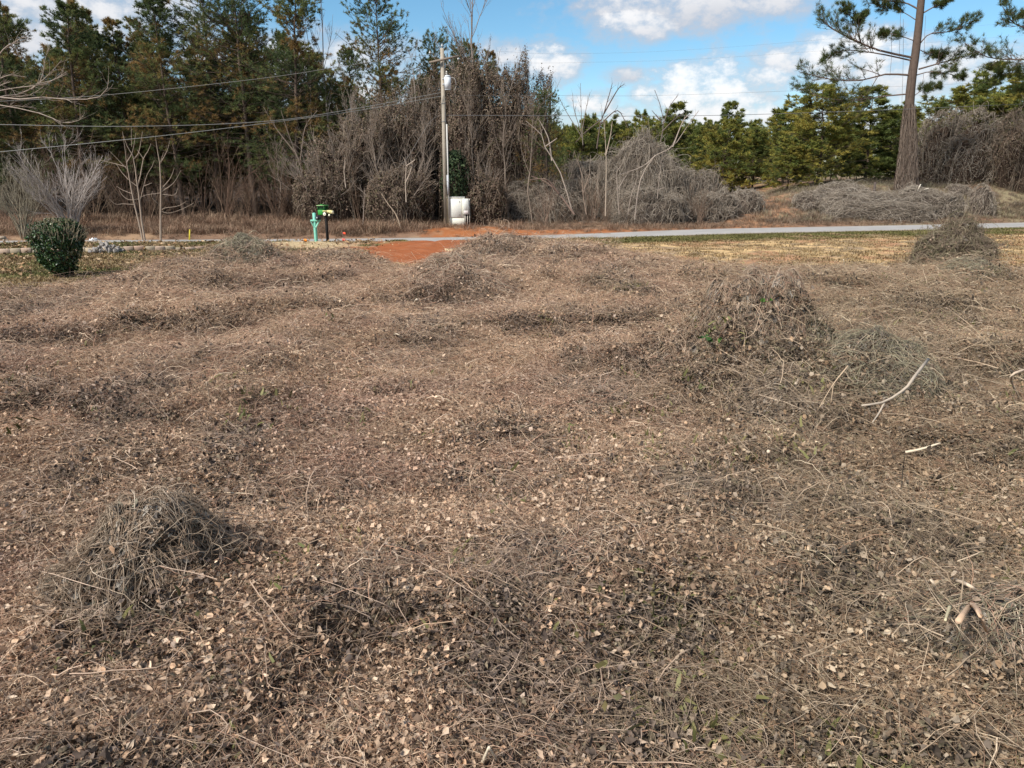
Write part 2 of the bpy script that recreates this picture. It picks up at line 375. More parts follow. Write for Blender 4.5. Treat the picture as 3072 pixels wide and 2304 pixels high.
_LEAFF = np.array([(0, 6, 1), (0, 2, 6), (1, 6, 7, ), (1, 7, 3), (6, 2, 4), (6, 4, 7), (3, 7, 5), (7, 4, 5)])
def leaves(P, nrm, size, col, r=rng, curl=1.0):
    n = len(P); B = basis(nrm, r)
    T = np.broadcast_to(_LEAF, (n, 8, 3)).copy(); T[:, :, 2] *= r.uniform(-1.2, 3.0, (n, 1))*curl
    T[:, :, 1] *= r.uniform(0.7, 1.25, (n, 1)); T += r.normal(0, 0.10, T.shape)
    V = np.einsum('nij,nkj->nki', B, T)*np.asarray(size).reshape(-1, 1, 1)+P[:, None, :]
    F = (_LEAFF[None]+np.arange(n)[:, None, None]*8).reshape(-1, 3)
    return V.reshape(-1, 3), F, rep(col, 8)
def quadleaves(P, nrm, size, col, r=rng):                     # cheap folded leaf, 2 triangles
    n = len(P); B = basis(nrm, r)
    T = np.array([[-.5, 0, 0], [0, .33, .12], [.55, 0, 0], [0, -.33, .12]])
    T = np.broadcast_to(T, (n, 4, 3))+r.normal(0, 0.05, (n, 4, 3))
    V = np.einsum('nij,nkj->nki', B, T)*np.asarray(size).reshape(-1, 1, 1)+P[:, None, :]
    i = np.arange(n)[:, None]*4
    F = np.concatenate([i+np.array([[0, 3, 1]]), i+np.array([[1, 3, 2]])]); return V.reshape(-1, 3), F, rep(col, 4)
def tufts(P, D, nn, ln, wd, col, r=rng, spread=0.9):          # needle bunches: single triangles
    n = len(P); D = unit(D)
    d = unit(D[:, None, :]+r.normal(0, spread, (n, nn, 3)))
    l = ln*r.uniform(0.6, 1.2, (n, nn, 1)); side = unit(np.cross(d, r.normal(size=d.shape)))*wd*0.5
    b = np.broadcast_to(P[:, None, :], d.shape)+r.normal(0, ln*0.12, d.shape)
    V = np.stack([b-side, b+side, b+d*l], 2).reshape(-1, 3)
    F = np.arange(len(V)).reshape(-1, 3); return V, F, rep(np.asarray(col), nn*3)
def colmix(n, cols, r=rng, jit=0.18, p=None):
    c = np.asarray(cols)[r.choice(len(cols), n, p=p)]; return np.clip(c*r.uniform(1-jit, 1+jit, (n, 1)), 0, 1)
def kids(P, Rd, m, t0, t1, lf, ang, K, up, wob, r=rng, rf=0.6, jl=0.4, taper=0.3, planar=0.0, minr=0.004):
    n, kp, _ = P.shape; idx = np.repeat(np.arange(n), m); t = r.uniform(t0, t1, n*m)*(kp-1.001)
    i = t.astype(int); fr = (t-i)[:, None]
    S = P[idx, i]*(1-fr)+P[idx, i+1]*fr; T = unit(P[idx, i+1]-P[idx, i])
    Lp = np.linalg.norm(np.diff(P, axis=1), axis=2).sum(1)[idx]
    ln = lf*Lp*r.uniform(1-jl, 1+jl, n*m)*(1-0.55*(t/(kp-1)))
    pr = r.normal(size=T.shape); pr[:, 2] *= (1-planar); pr = unit(np.cross(T, np.cross(pr, T)))
    a = ang*r.uniform(0.7, 1.3, n*m)[:, None]
    d = unit(np.cos(a)*T+np.sin(a)*pr); O = [S]; cur = S
    for k in range(K-1):
        d = unit(d+r.normal(0, wob, d.shape)+np.array([0, 0, up])); cur = cur+d*(ln/(K-1))[:, None]; O.append(cur)
    Q = np.stack(O, 1)
    r0 = np.maximum((Rd[idx, i]*(1-fr[:, 0])+Rd[idx, i+1]*fr[:, 0])*rf, minr)
    return Q, r0[:, None]*np.linspace(1, taper, K)[None, :]
def hang(name, label, cat, loc, **kw): return thing(name, label, cat, loc, **kw)

# ------------------------------------------------------------------ the ground sheet
def axis(lo, hi, st, far):
    a = np.arange(lo, hi+st/2, st); g1 = lo-np.cumsum(st*1.28**np.arange(1, 40)); g2 = hi+np.cumsum(st*1.28**np.arange(1, 40))
    return np.concatenate([g1[g1 > -far][::-1], a, g2[g2 < far]])
gx = axis(-36, 44, 0.22, 900); gy = axis(1.0, 62, 0.2, 900)
GX, GY = np.meshgrid(gx, gy); SD = sdist(GX, GY); Z = H(GX, GY)
def c3_(c): return np.array(c, float)
def blend(base, col, m): return base*(1-m[..., None])+c3_(col)*m[..., None]
n_a = fbm(GX*0.7, GY*0.7, 21); n_b = fbm(GX*2.2, GY*2.2, 25); n_c = fbm(GX*0.25, GY*0.25, 29)
col = np.zeros(GX.shape+(3,))+c3_((0.150, 0.098, 0.064))
col = blend(col, (0.105, 0.075, 0.052), sm(n_a, 0.45, 0.7))
fm = field_mask(GX, GY); off = 1-fm
near_side = (SD < -ROAD_W)
lawn = off*(GX < -6)*near_side
col = blend(col, (0.265, 0.190, 0.115), lawn*1.0)
col = blend(col, (0.215, 0.190, 0.080), lawn*sm(n_a, 0.42, 0.62)*0.9)
col = blend(col, (0.330, 0.170, 0.095), lawn*sm(n_b, 0.60, 0.75)*0.6)
verge = off*(GX >= -6)*near_side
straw = np.clip(verge*(1-sm(SD, -8.5, -6.2))*1.0, 0, 1)
col = blend(col, (0.250, 0.180, 0.110), verge)
col = blend(col, (0.540, 0.365, 0.180), straw*sm(n_b+0.25*n_a, 0.40, 0.70))
col = blend(col, (0.360, 0.190, 0.105), straw*sm(n_a, 0.50, 0.66)*0.85)
grass = verge*sm(SD, -8.0, -6.0)*sm(n_a*0.6+n_b*0.4, 0.40, 0.58)
col = blend(col, (0.140, 0.138, 0.055), grass*0.9)
col = blend(col, (0.420, 0.300, 0.160), verge*sm(SD, -4.9, -4.3)*0.7)
pc = g(660, 530); d_ = np.hypot((GX-pc[0])/3.4, (GY-pc[1])/2.6)+(n_b-0.5)*0.9
col = blend(col, (0.440, 0.330, 0.190), (1-sm(d_, 0.6, 1.1))*near_side)
# red clay where the ground was dug
cl = g(940, 540); d_ = np.hypot((GX-cl[0])/4.6, (GY-cl[1])/6.6)+(n_b-0.5)*0.8+(n_a-0.5)*0.6
clay = (1-sm(d_, 0.65, 1.05))*near_side
col = blend(col, (0.285, 0.092, 0.036), clay); col = blend(col, (0.310, 0.140, 0.075), clay*sm(n_b, 0.56, 0.74)*0.6)
beyond = sm(SD, 0.1, 0.5)
col = blend(col, (0.200, 0.122, 0.078), beyond)
col = blend(col, (0.290, 0.190, 0.115), beyond*sm(n_a, 0.5, 0.72)*0.8)
lane = g(1640, 480, 0.3); d_ = np.abs(GX-(lane[0]+(GY-lane[1])*0.32))/2.6+(n_a-0.5)*0.8
col = blend(col, (0.330, 0.180, 0.100), beyond*(1-sm(d_, 0.5, 1.1)))
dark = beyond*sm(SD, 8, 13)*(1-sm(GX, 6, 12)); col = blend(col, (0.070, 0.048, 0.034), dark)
c2 = g(1020, 496); d_ = np.hypot((GX-c2[0])/4.4, (GY-c2[1])/3.2)+(n_b-0.5)*0.8
clay2 = (1-sm(d_, 0.6, 1.05))*beyond
c4 = g(1230, 496); d_ = np.hypot((GX-c4[0])/5.0, (SD-1.0)/1.1)+(n_b-0.5)*0.9
clay2 = np.maximum(clay2, (1-sm(d_, 0.6, 1.05))*beyond*0.9)
c5 = g(1500, 483, .1); d_ = np.hypot((GX-c5[0])/9.0, (SD-1.2)/0.9)+(n_b-0.5)*1.2
clay2 = np.maximum(clay2, (1-sm(d_, 0.5, 1.05))*beyond*0.55)
col = blend(col, (0.300, 0.110, 0.042), clay2); col = blend(col, (0.330, 0.180, 0.095), clay2*sm(n_b, 0.55, 0.75)*0.8)
rg = beyond*sm(GX, 22, 27)*sm(n_a, 0.35, 0.6); col = blend(col, (0.230, 0.200, 0.120), rg*0.8)
Z = Z+clay*(n_b-0.5)*0.16+clay2*(n_b-0.5)*0.14
ny, nx = GX.shape; I = np.arange(nx*ny).reshape(ny, nx)
Q = np.stack([I[:-1, :-1], I[:-1, 1:], I[1:, 1:], I[1:, :-1]], -1).reshape(-1, 4)
struct(mk('ground', np.stack([GX, GY, Z], -1).reshape(-1, 3), [Q], M['ground'], col.reshape(-1, 3), smooth=True), 'rough field, clay verge and woodland floor')

# road: a narrow sun-bleached lane
rxs = np.concatenate([np.linspace(-200, -40, 20)[:-1], np.linspace(-40, 50, 200), np.linspace(50, 240, 24)[1:]])
across = np.linspace(0, ROAD_W, 7); V = []; C = []
for x in rxs:
    for a in across:
        y = float(yfar(x))-a/0.98
        V.append((x, y, float(ZR(x))+0.045+0.035*math.sin(math.pi*a/ROAD_W)))
        e = abs(a-ROAD_W/2)/(ROAD_W/2); w_ = 0.31+0.03*math.exp(-((e-0.5)/0.15)**2)
        w_ *= 0.80+0.26*float(fbm(x*0.45, a*0.9, 3))+0.14*float(vn(x*2.1, a*2.3, 13)); C.append((w_, w_*0.95, w_*0.89) if e < 0.97 else (0.27, 0.22, 0.17))
I = np.arange(len(V)).reshape(len(rxs), 7)
Q = np.stack([I[:-1, :-1], I[:-1, 1:], I[1:, 1:], I[1:, :-1]], -1).reshape(-1, 4)[:, ::-1]
struct(mk('road', V, [Q], M['road'], C, smooth=True), 'narrow pale asphalt lane crossing behind the field')

# ------------------------------------------------------------------ scatter (countless litter): geometry-nodes instances
def gather(protos, name):
    c = bpy.data.collections.new(name)
    for p in protos: c.objects.link(p)
    return c
def scatter(name, label, cat, P, rot, scl, idx, icol, protos):
    n = len(P); me = bpy.data.meshes.new(name); me.vertices.add(n); me.vertices.foreach_set('co', np.asarray(P, np.float32).ravel())
    for an, ty, key, arr in (('rot', 'FLOAT_VECTOR', 'vector', rot), ('icol', 'FLOAT_COLOR', 'color', icol)):
        a = me.attributes.new(an, ty, 'POINT'); a.data.foreach_set(key, np.asarray(arr, np.float32).ravel())
    a = me.attributes.new('scl', 'FLOAT', 'POINT'); a.data.foreach_set('value', np.asarray(scl, np.float32))
    a = me.attributes.new('pick', 'INT', 'POINT'); a.data.foreach_set('value', np.asarray(idx, np.int32))
    o = bpy.data.objects.new(name, me); sc.collection.objects.link(o)
    t = bpy.data.node_groups.new(name+'_nodes', 'GeometryNodeTree')
    t.interface.new_socket('Geometry', in_out='INPUT', socket_type='NodeSocketGeometry'); t.interface.new_socket('Geometry', in_out='OUTPUT', socket_type='NodeSocketGeometry')
    n_ = Nd(t); gi = n_.new('NodeGroupInput'); go = n_.new('NodeGroupOutput')
    ci = n_.new('GeometryNodeCollectionInfo'); ci.inputs['Collection'].default_value = gather(protos, name+'_pieces')
    ci.inputs['Separate Children'].default_value = True; ci.inputs['Reset Children'].default_value = True
    ip = n_.new('GeometryNodeInstanceOnPoints'); n_.link(gi.outputs[0], ip.inputs['Points']); n_.link(ci.outputs[0], ip.inputs['Instance'])
    ip.inputs['Pick Instance'].default_value = True
    def na(ty, nm):
        a = n_.new('GeometryNodeInputNamedAttribute', data_type=ty); a.inputs[0].default_value = nm; return a.outputs[0]
    n_.link(na('INT', 'pick'), ip.inputs['Instance Index'])
    e = n_.new('FunctionNodeEulerToRotation'); n_.link(na('FLOAT_VECTOR', 'rot'), e.inputs[0]); n_.link(e.outputs[0], ip.inputs['Rotation'])
    n_.link(na('FLOAT', 'scl'), ip.inputs['Scale']); n_.link(ip.outputs[0], go.inputs[0])
    md = o.modifiers.new('scatter', 'NODES'); md.node_group = t
    return tag(o, label, cat, kind='stuff')
def trap(n, y0, y1, pw, pad=2.0):                            # random ground points, denser near the camera
    u = rng.uniform(0, 1, n*3); a = pw+2
    y = (y0**a+u*(y1**a-y0**a))**(1/a); x = rng.uniform(-1, 1, n*3)*(0.78*y+pad)
    return x, y
def slope_rot(x, y, amt=1.0):
    e = 0.15; dx = (H(x+e, y)-H(x-e, y))/(2*e); dy = (H(x, y+e)-H(x, y-e))/(2*e)
    return np.arctan(dy)*amt, -np.arctan(dx)*amt

# prototypes of litter
def leaf_clump(n, rad, size, cols, hgt, r, p=None, flat=0.55):
    P = r.normal(0, rad*0.5, (n, 3)); P[:, 2] = np.abs(r.normal(0, hgt, n))+0.004
    nr = r.normal(0, flat, (n, 3)); nr[:, 2] = 1
    V, F, C = leaves(P, nr, size*np.clip(r.lognormal(-0.1, 0.35, n), 0.35, 1.55), colmix(n, cols, r, 0.25, p), r)
    return MB().add(V, F, C)
def strand_clump(n, rad, l0, l1, rise, cols, r, thick=0.0026, K=6):
    S = r.normal(0, rad*0.5, (n, 3)); S[:, 2] = r.uniform(0, 0.02, n); th = r.uniform(0, 2*math.pi, n); ln = r.uniform(l0, l1, n)
    t = np.linspace(0, 1, K); d = np.stack([np.cos(th), np.sin(th), np.zeros(n)], 1); sd = np.stack([-np.sin(th), np.cos(th), np.zeros(n)], 1)
    bend = r.normal(0, 0.22, n)*ln; up = np.abs(r.normal(0, rise, n))+0.01; lift = r.uniform(-0.02, rise*0.9, n)
    P = S[:, None]+d[:, None]*(ln[:, None, None]*(t[None, :, None]-0.5))+sd[:, None]*(bend[:, None]*np.sin(t*math.pi)[None])[..., None]
    P[:, :, 2] += up[:, None]*np.sin(t*math.pi)[None]**0.8+lift[:, None]*t[None]
    P[:, :, :2] += np.cumsum(np.cumsum(r.normal(0, 0.013, (n, K, 2)), 1), 1)*ln[:, None, None]*1.6; P += r.normal(0, 0.005, P.shape)
    V, Q = tubes(P, (thick*np.clip(r.lognormal(-0.15, 0.45, n), 0.35, 2.4))[:, None]*np.linspace(1, 0.5, K)[None], 3)
    return MB().add(V, [Q], rep(colmix(n, cols, r, 0.25), K*3))
rr = np.random.default_rng(11)
def matted(a, b):
    a.F += [f+a.n for f in b.F]; a.V += b.V; a.C += b.C; a.n += b.n; return a
p_tan = [matted(leaf_clump(36, 0.27, 0.036, TAN, 0.018, rr, flat=0.75), strand_clump(15, 0.30, 0.06, 0.22, 0.022, STEMT, rr, 0.0020, 5)).build('brown_leaf', M['ileaf'], link=False) for _ in range(6)]
p_grey = [leaf_clump(34, 0.24, 0.046, GREYL, 0.040, rr, flat=1.0).build('grey_leaf', M['ileaf'], link=False) for _ in range(5)]
p_st = [strand_clump(20, 0.36, 0.12, 0.48, 0.040, STEMT, rr, 0.0020, 7).build('tan_stem', M['istem'], link=False) for _ in range(6)]
p_sg = [strand_clump(17, 0.38, 0.2, 0.75, 0.070, STEMG, rr, 0.0024, 8).build('grey_stem', M['istem'], link=False) for _ in range(6)]
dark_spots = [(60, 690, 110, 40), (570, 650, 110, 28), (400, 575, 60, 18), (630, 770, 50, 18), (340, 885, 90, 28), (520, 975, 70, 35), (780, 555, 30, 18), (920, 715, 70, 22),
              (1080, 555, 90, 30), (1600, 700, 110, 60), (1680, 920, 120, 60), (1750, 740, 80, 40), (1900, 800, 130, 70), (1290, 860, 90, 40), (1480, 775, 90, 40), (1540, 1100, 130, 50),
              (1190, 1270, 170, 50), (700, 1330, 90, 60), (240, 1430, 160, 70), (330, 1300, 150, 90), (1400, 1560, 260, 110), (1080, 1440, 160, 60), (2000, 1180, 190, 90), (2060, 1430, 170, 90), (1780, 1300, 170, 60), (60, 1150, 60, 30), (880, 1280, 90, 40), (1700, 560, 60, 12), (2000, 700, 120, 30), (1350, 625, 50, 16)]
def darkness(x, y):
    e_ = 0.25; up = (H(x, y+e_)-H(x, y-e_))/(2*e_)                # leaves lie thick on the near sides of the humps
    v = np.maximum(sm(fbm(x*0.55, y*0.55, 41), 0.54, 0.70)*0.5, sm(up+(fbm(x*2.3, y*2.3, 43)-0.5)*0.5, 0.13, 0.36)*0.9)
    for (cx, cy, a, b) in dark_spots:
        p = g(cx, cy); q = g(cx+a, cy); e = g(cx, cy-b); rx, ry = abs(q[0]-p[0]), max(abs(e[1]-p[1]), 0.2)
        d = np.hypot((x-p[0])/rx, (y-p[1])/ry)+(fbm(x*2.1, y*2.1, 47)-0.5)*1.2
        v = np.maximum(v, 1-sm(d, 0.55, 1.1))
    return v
def lay(name, label, cat, n, pw, y1, protos, dens, tint, sc0, zoff=0.0, scfar=0.03, tilt=0.18):
    x, y = trap(n, 2.6, y1, pw); k = rng.uniform(0, 1, len(x)) < dens(x, y)*field_mask(x, y)*(sdist(x, y) < -ROAD_W-0.6)
    x, y = x[k][:n], y[k][:n]; m = len(x)
    rx, ry = slope_rot(x, y)
    rot = np.stack([rx+rng.normal(0, tilt, m), ry+rng.normal(0, tilt, m), rng.uniform(0, 6.28, m)], 1)
    s = sc0*rng.uniform(0.75, 1.3, m)*(1+scfar*np.maximum(y-6, 0))
    ic = tint(x, y, m); ic = np.concatenate([np.clip(ic, 0, 3), np.ones((m, 1))], 1)
    return scatter(name, label, cat, np.stack([x, y, H(x, y)+zoff], 1), rot, s, rng.integers(0, len(protos), m), ic, protos)
def rightness(x, y): return sm(x/np.maximum(y, 1), 0.05, 0.5)
def t_tan(x, y, m):
    pu = sm(fbm(x*0.9+5, y*0.9, 71), 0.55, 0.68)[:, None]*(1-rightness(x, y)[:, None])*0.7; far = sm(y, 7, 15)[:, None]; b = (0.88+0.55*fbm(x*0.8, y*0.8, 51)+rng.normal(0, 0.12, m))[:, None]
    return b*(1-pu*np.array([0.17, 0.20, 0.13]))*(np.array([1.12, 1.08, 1.03])*(1-far)+np.array([1.15, 1.115, 1.055])*far)*(1-0.20*rightness(x, y)[:, None]*np.array([1.0, 0.85, 1.0]))
def t_grey(x, y, m): return (0.92+rng.normal(0, 0.2, m))[:, None]*(np.array([1.16, 1.0, 0.93])-0.08*rightness(x, y)[:, None]*np.array([0.8, 0.25, 1.0]))
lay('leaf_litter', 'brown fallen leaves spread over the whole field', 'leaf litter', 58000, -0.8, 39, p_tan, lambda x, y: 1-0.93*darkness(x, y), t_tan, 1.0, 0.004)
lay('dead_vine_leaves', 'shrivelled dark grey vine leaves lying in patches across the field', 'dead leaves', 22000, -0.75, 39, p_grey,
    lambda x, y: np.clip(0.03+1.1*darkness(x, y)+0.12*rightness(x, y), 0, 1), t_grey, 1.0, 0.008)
lay('dry_stem_tangle', 'thin tan stems and grass matted over the leaf litter', 'dry stems', 17000, -0.6, 39, p_st,
    lambda x, y: (0.22+0.78*sm(y, 6, 13))*(1-0.7*darkness(x, y)), t_tan, 1.0, 0.012)
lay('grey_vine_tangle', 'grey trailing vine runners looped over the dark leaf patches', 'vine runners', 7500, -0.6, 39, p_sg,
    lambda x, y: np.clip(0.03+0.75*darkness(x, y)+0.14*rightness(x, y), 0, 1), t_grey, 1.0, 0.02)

# short grass on the lawn, verge and bank
def blade_clump(n, rad, h, cols, r, wd=0.007):
    P = r.normal(0, rad*0.5, (n, 3)); P[:, 2] = 0; th = r.uniform(0, 6.28, n); ln = r.uniform(0.5, 1.2, n)*h; lean = r.uniform(0.2, 1.1, n)
    d = np.stack([np.cos(th)*lean, np.sin(th)*lean, np.ones(n)], 1); d = unit(d); sd = np.stack([-np.sin(th), np.cos(th), np.zeros(n)], 1)*wd
    mid = P+d*ln[:, None]*0.6; tip = mid+unit(d+np.stack([np.cos(th), np.sin(th), np.full(n, -0.6)], 1)*0.6)*ln[:, None]*0.45
    V = np.stack([P-sd, P+sd, mid+sd*0.8, mid-sd*0.8, tip], 1).reshape(-1, 3); i = np.arange(n)[:, None]*5
    return MB().add(V, [i+np.array([[0, 1, 2, 3]]), i+np.array([[3, 2, 4]])], rep(colmix(n, cols, r, 0.25), 5))
p_gr = [blade_clump(26, 0.30, 0.085, [(1.0, 0.92, 0.75), (0.85, 0.8, 0.6), (1.15, 1.0, 0.8)], rr, 0.011).build('grass_blade', M['ileaf'], link=False) for _ in range(4)]
xs = rng.uniform(-33, 44, 60000); ys = rng.uniform(20, 50, 60000); s_ = sdist(xs, ys)
k = (1-field_mask(xs, ys) > rng.uniform(0, 1, 60000)) & (s_ < -ROAD_W+0.12)
na_ = fbm(xs*0.7, ys*0.7, 21); nb_ = fbm(xs*2.2, ys*2.2, 25)
dcl = np.hypot((xs-cl[0])/4.6, (ys-cl[1])/6.6)+(nb_-0.5)*0.8+(na_-0.5)*0.6
k &= (dcl > 1.0) & (np.hypot((xs-pc[0])/3.4, (ys-pc[1])/2.6)+(nb_-0.5)*0.9 > 0.9) & ((xs < -6) | (s_ > -7.9) & (na_*0.6+nb_*0.4 > 0.40) | (rng.uniform(0, 1, 60000) < 0.22))
xs, ys, s_, na_ = xs[k], ys[k], s_[k], na_[k]; m_ = len(xs)
gcol = np.where(((xs >= -6) & (s_ > -7.6) & (na_ > 0.43))[:, None], np.array([0.145, 0.140, 0.060]), np.array([0.27, 0.205, 0.130]))
gcol = np.where(((xs < -6) & (na_ > 0.56))[:, None], np.array([0.135, 0.135, 0.06]), gcol)*rng.uniform(0.7, 1.25, (m_, 1))
scatter('short_grass', 'thin winter grass on the lawn and the road verge', 'grass', np.stack([xs, ys, H(xs, ys)], 1), np.stack([np.zeros(m_), np.zeros(m_), rng.uniform(0, 6.28, m_)], 1),
        rng.uniform(0.7, 1.5, m_), rng.integers(0, 4, m_), np.concatenate([gcol, np.ones((m_, 1))], 1), p_gr)
# sparse live grass coming through the dead mat, mostly on the right
xs, ys = trap(2600, 3.2, 33, -0.5); k = rng.uniform(0, 1, len(xs)) < field_mask(xs, ys)*(0.10+0.9*rightness(xs, ys))*sm(fbm(xs*0.7, ys*0.7, 83), 0.42, 0.62)
xs, ys = xs[k][:2600], ys[k][:2600]; m_ = len(xs); gcol = colmix(m_, [(0.155, 0.150, 0.075), (0.21, 0.195, 0.105), (0.12, 0.125, 0.055)])
scatter('winter_grass', 'olive grass tufts showing through the dead vines on the right', 'grass', np.stack([xs, ys, H(xs, ys)+0.01], 1), np.stack([rng.normal(0, .3, m_), rng.normal(0, .3, m_), rng.uniform(0, 6.28, m_)], 1),
        rng.uniform(0.8, 1.7, m_), rng.integers(0, 4, m_), np.concatenate([gcol, np.ones((m_, 1))], 1), p_gr)
# fallen leaves on the lawn
xs = rng.uniform(-30, -6, 900); ys = rng.uniform(24, 38, 900); k = (field_mask(xs, ys) < 0.4) & (sdist(xs, ys) < -4.4); xs, ys = xs[k], ys[k]; m_ = len(xs)
scatter('lawn_leaves', 'pale fallen leaves dotted over the lawn on the left', 'fallen leaves', np.stack([xs, ys, H(xs, ys)+0.05], 1), np.stack([np.zeros(m_), np.zeros(m_), rng.uniform(0, 6.28, m_)], 1),
        rng.uniform(0.9, 1.6, m_), rng.integers(0, 6, m_), np.tile([1.1, 1.0, 0.8, 1], (m_, 1)), [leaf_clump(4, 0.8, 0.10, TAN, 0.02, rr).build('lawn_leaf', M['ileaf'], link=False) for _ in range(6)])

# ------------------------------------------------------------------ trees
def trunk_line(Hh, wob, r, K=12, lean=0.02):
    t = np.linspace(0, 1, K); d = r.normal(0, lean, 2)
    P = np.stack([np.cumsum(r.normal(0, wob, K))+d[0]*t*Hh, np.cumsum(r.normal(0, wob, K))+d[1]*t*Hh, t*Hh], 1); P[0, :2] = 0; P[0, 2] = -0.3
    return P
BARK_P = [(0.125, 0.090, 0.070), (0.095, 0.068, 0.052)]
def pine_parts(seed, Hh, Rr, cb, nb, cols, p, ntuft=5, nn=7, nl=0.30, nw=0.050, shape='cone', tw=8, dead=14, droop=0.0):
    r = np.random.default_rng(seed); P = trunk_line(Hh, 0.05, r); K = len(P); rad = 0.011*Hh*np.linspace(1, 0.12, K)
    bark = MB(); V, Q = tubes(P[None], rad[None], 7); bark.add(V, [Q], (0.115, 0.083, 0.064))
    def limbs(n, t0, t1, dead_):
        t = np.sort(r.uniform(t0, t1, n)); i = np.clip((t*(K-1)).astype(int), 0, K-2); f = (t*(K-1)-i)[:, None]
        S = P[i]*(1-f)+P[i+1]*f; q = (t-cb)/(1-cb)
        if shape == 'cone': prof = (1-q**2.2)**0.85*(0.72+0.28*np.sin(t*23+seed))+0.14
        else: prof = np.sqrt(np.clip(1-(q*1.15-0.35)**2/0.85, 0.05, 1))*(1-0.25*q)
        if dead_: prof = np.full(n, 0.6)
        ln = Rr*prof*r.uniform(0.6, 1.2, n); a = np.arange(n)*2.399+r.uniform(0, 0.9, n)
        e = np.where(dead_, r.normal(-0.15, 0.15, n), -0.10-droop+0.75*np.clip(q, 0, 1)+r.normal(0, 0.12, n))
        d = np.stack([np.cos(a)*np.cos(e), np.sin(a)*np.cos(e), np.sin(e)], 1); O = [S]; cur = S
        for k in range(5):
            d = unit(d+r.normal(0, 0.08, d.shape)+np.array([0, 0, 0.07])); cur = cur+d*(ln/5)[:, None]; O.append(cur)
        return np.stack(O, 1), (0.008*ln+0.012)[:, None]*np.linspace(1, 0.35, 6)[None]
    B, Br = limbs(nb, cb, 0.985, False); V, Q = tubes(B, Br, 3); bark.add(V, [Q], (0.10, 0.074, 0.056))
    if dead:
        D, Dr = limbs(dead, cb*0.25, cb*1.15, True); V, Q = tubes(D, Dr, 3); bark.add(V, [Q], (0.115, 0.085, 0.066))
        D2, D2r = kids(D, Dr, 4, 0.25, 0.95, 0.4, 0.7, 4, -0.02, 0.12, r); V, Q = tubes(D2, D2r, 3); bark.add(V, [Q], (0.115, 0.085, 0.066))
    T, Tr = kids(B, Br, tw, 0.18, 1.0, 0.48, 0.75, 4, 0.08, 0.12, r, planar=0.5); V, Q = tubes(T, Tr, 3); bark.add(V, [Q], (0.10, 0.074, 0.056))
    n = len(T); Ps = []; Ds = []
    for k in range(ntuft):
        u = r.uniform(0.35, 1.0, n)*2.999; i = u.astype(int); f = (u-i)[:, None]
        Ps.append(T[np.arange(n), i]*(1-f)+T[np.arange(n), i+1]*f); Ds.append(T[np.arange(n), i+1]-T[np.arange(n), i])
    Ps.append(B[:, -1]); Ds.append(B[:, -1]-B[:, -2]); Ps = np.concatenate(Ps); Ds = unit(np.concatenate(Ds))+np.array([0, 0, 0.25])
    # rusty patches follow whole sprays of the crown
    pick = fbm(Ps[:, 0]*0.55+Ps[:, 1]*0.4+seed*9, Ps[:, 2]*0.55+Ps[:, 1]*0.3, 3)+r.normal(0, 0.05, len(Ps))
    q = np.quantile(pick, np.cumsum(p)[:-1]); ci = np.searchsorted(q, pick)
    C = np.asarray(cols)[ci]*r.uniform(0.7, 1.3, (len(Ps), 1))
    V, F, C = tufts(Ps, Ds, nn, nl, nw, C, r); ned = MB().add(V, [F], C)
    return bark, ned
def make_tree(name, label, cat, bark, crown, group=None, cm='needle', crown_name='crown'):
    t = thing(name, label, cat, (0, 0, -50), group); bark.build('trunk', M['bark'], t)
    if crown: crown.build(crown_name, M[cm], t)
    return t
LEFTC = [(0.082, 0.110, 0.044), (0.122, 0.150, 0.052), (0.180, 0.180, 0.060), (0.235, 0.155, 0.058), (0.270, 0.165, 0.060)]
LP = [0.30, 0.28, 0.22, 0.13, 0.07]
GRC = [(0.115, 0.145, 0.042), (0.180, 0.200, 0.048), (0.265, 0.255, 0.056), (0.340, 0.285, 0.064), (0.115, 0.130, 0.046)]
GP = [0.22, 0.25, 0.25, 0.13, 0.15]
pine_var = [  # built once each, copied below
    pine_parts(101, 20, 4.6, 0.16, 150, LEFTC, LP, tw=9, ntuft=6, nn=6, nw=0.042, nl=0.27), pine_parts(102, 20, 4.2, 0.12, 160, LEFTC, LP, tw=9, ntuft=6, nn=6, nw=0.042, nl=0.27),
    pine_parts(103, 20, 4.6, 0.30, 110, LEFTC, LP, shape='round', ntuft=5, nw=0.042, nl=0.26), pine_parts(104, 20, 3.6, 0.16, 130, LEFTC, [0.2, 0.25, 0.25, 0.2, 0.10], tw=9, ntuft=7, nn=6, nw=0.042, nl=0.27)]
back_var = [pine_parts(111, 10, 3.3, 0.08, 95, GRC, GP, tw=9, ntuft=6, nn=7, nl=0.32, nw=0.06, dead=0), pine_parts(112, 10, 3.4, 0.10, 85, GRC, [0.1, 0.2, 0.3, 0.3, 0.1], tw=9, ntuft=6, nl=0.32, nw=0.06, shape='round', dead=0, droop=0.1),
            pine_parts(113, 10, 2.9, 0.06, 95, GRC, [0.45, 0.3, 0.1, 0.05, 0.1], tw=9, ntuft=6, nl=0.30, nw=0.06, dead=0)]
def plant_rows(var, names, cat, rows, base_h):
    first = {}
    for (v, px, ptop, Y, lab, grp, rz, wid) in rows:
        base = at(px, 400, Y); z = Hs(base[0], Y); top = at(px, ptop-(22 if base_h == 10 else 0), Y)[2]; s = (top-z)/base_h
        wid *= 1.45 if base_h == 10 else 1.22; s3 = (s*wid, s*wid, s)
        if v not in first:
            t = make_tree(names, lab, cat, *var[v]); first[v] = t; t.location = (base[0], Y, z); t.rotation_euler = (0, 0, rz); t.scale = s3
            if grp: t['group'] = grp
        else: copy_tree(first[v], (base[0], Y, z), rz, s3, lab, grp)
    return first
G1 = 'tall pines of the dark stand beyond the road'
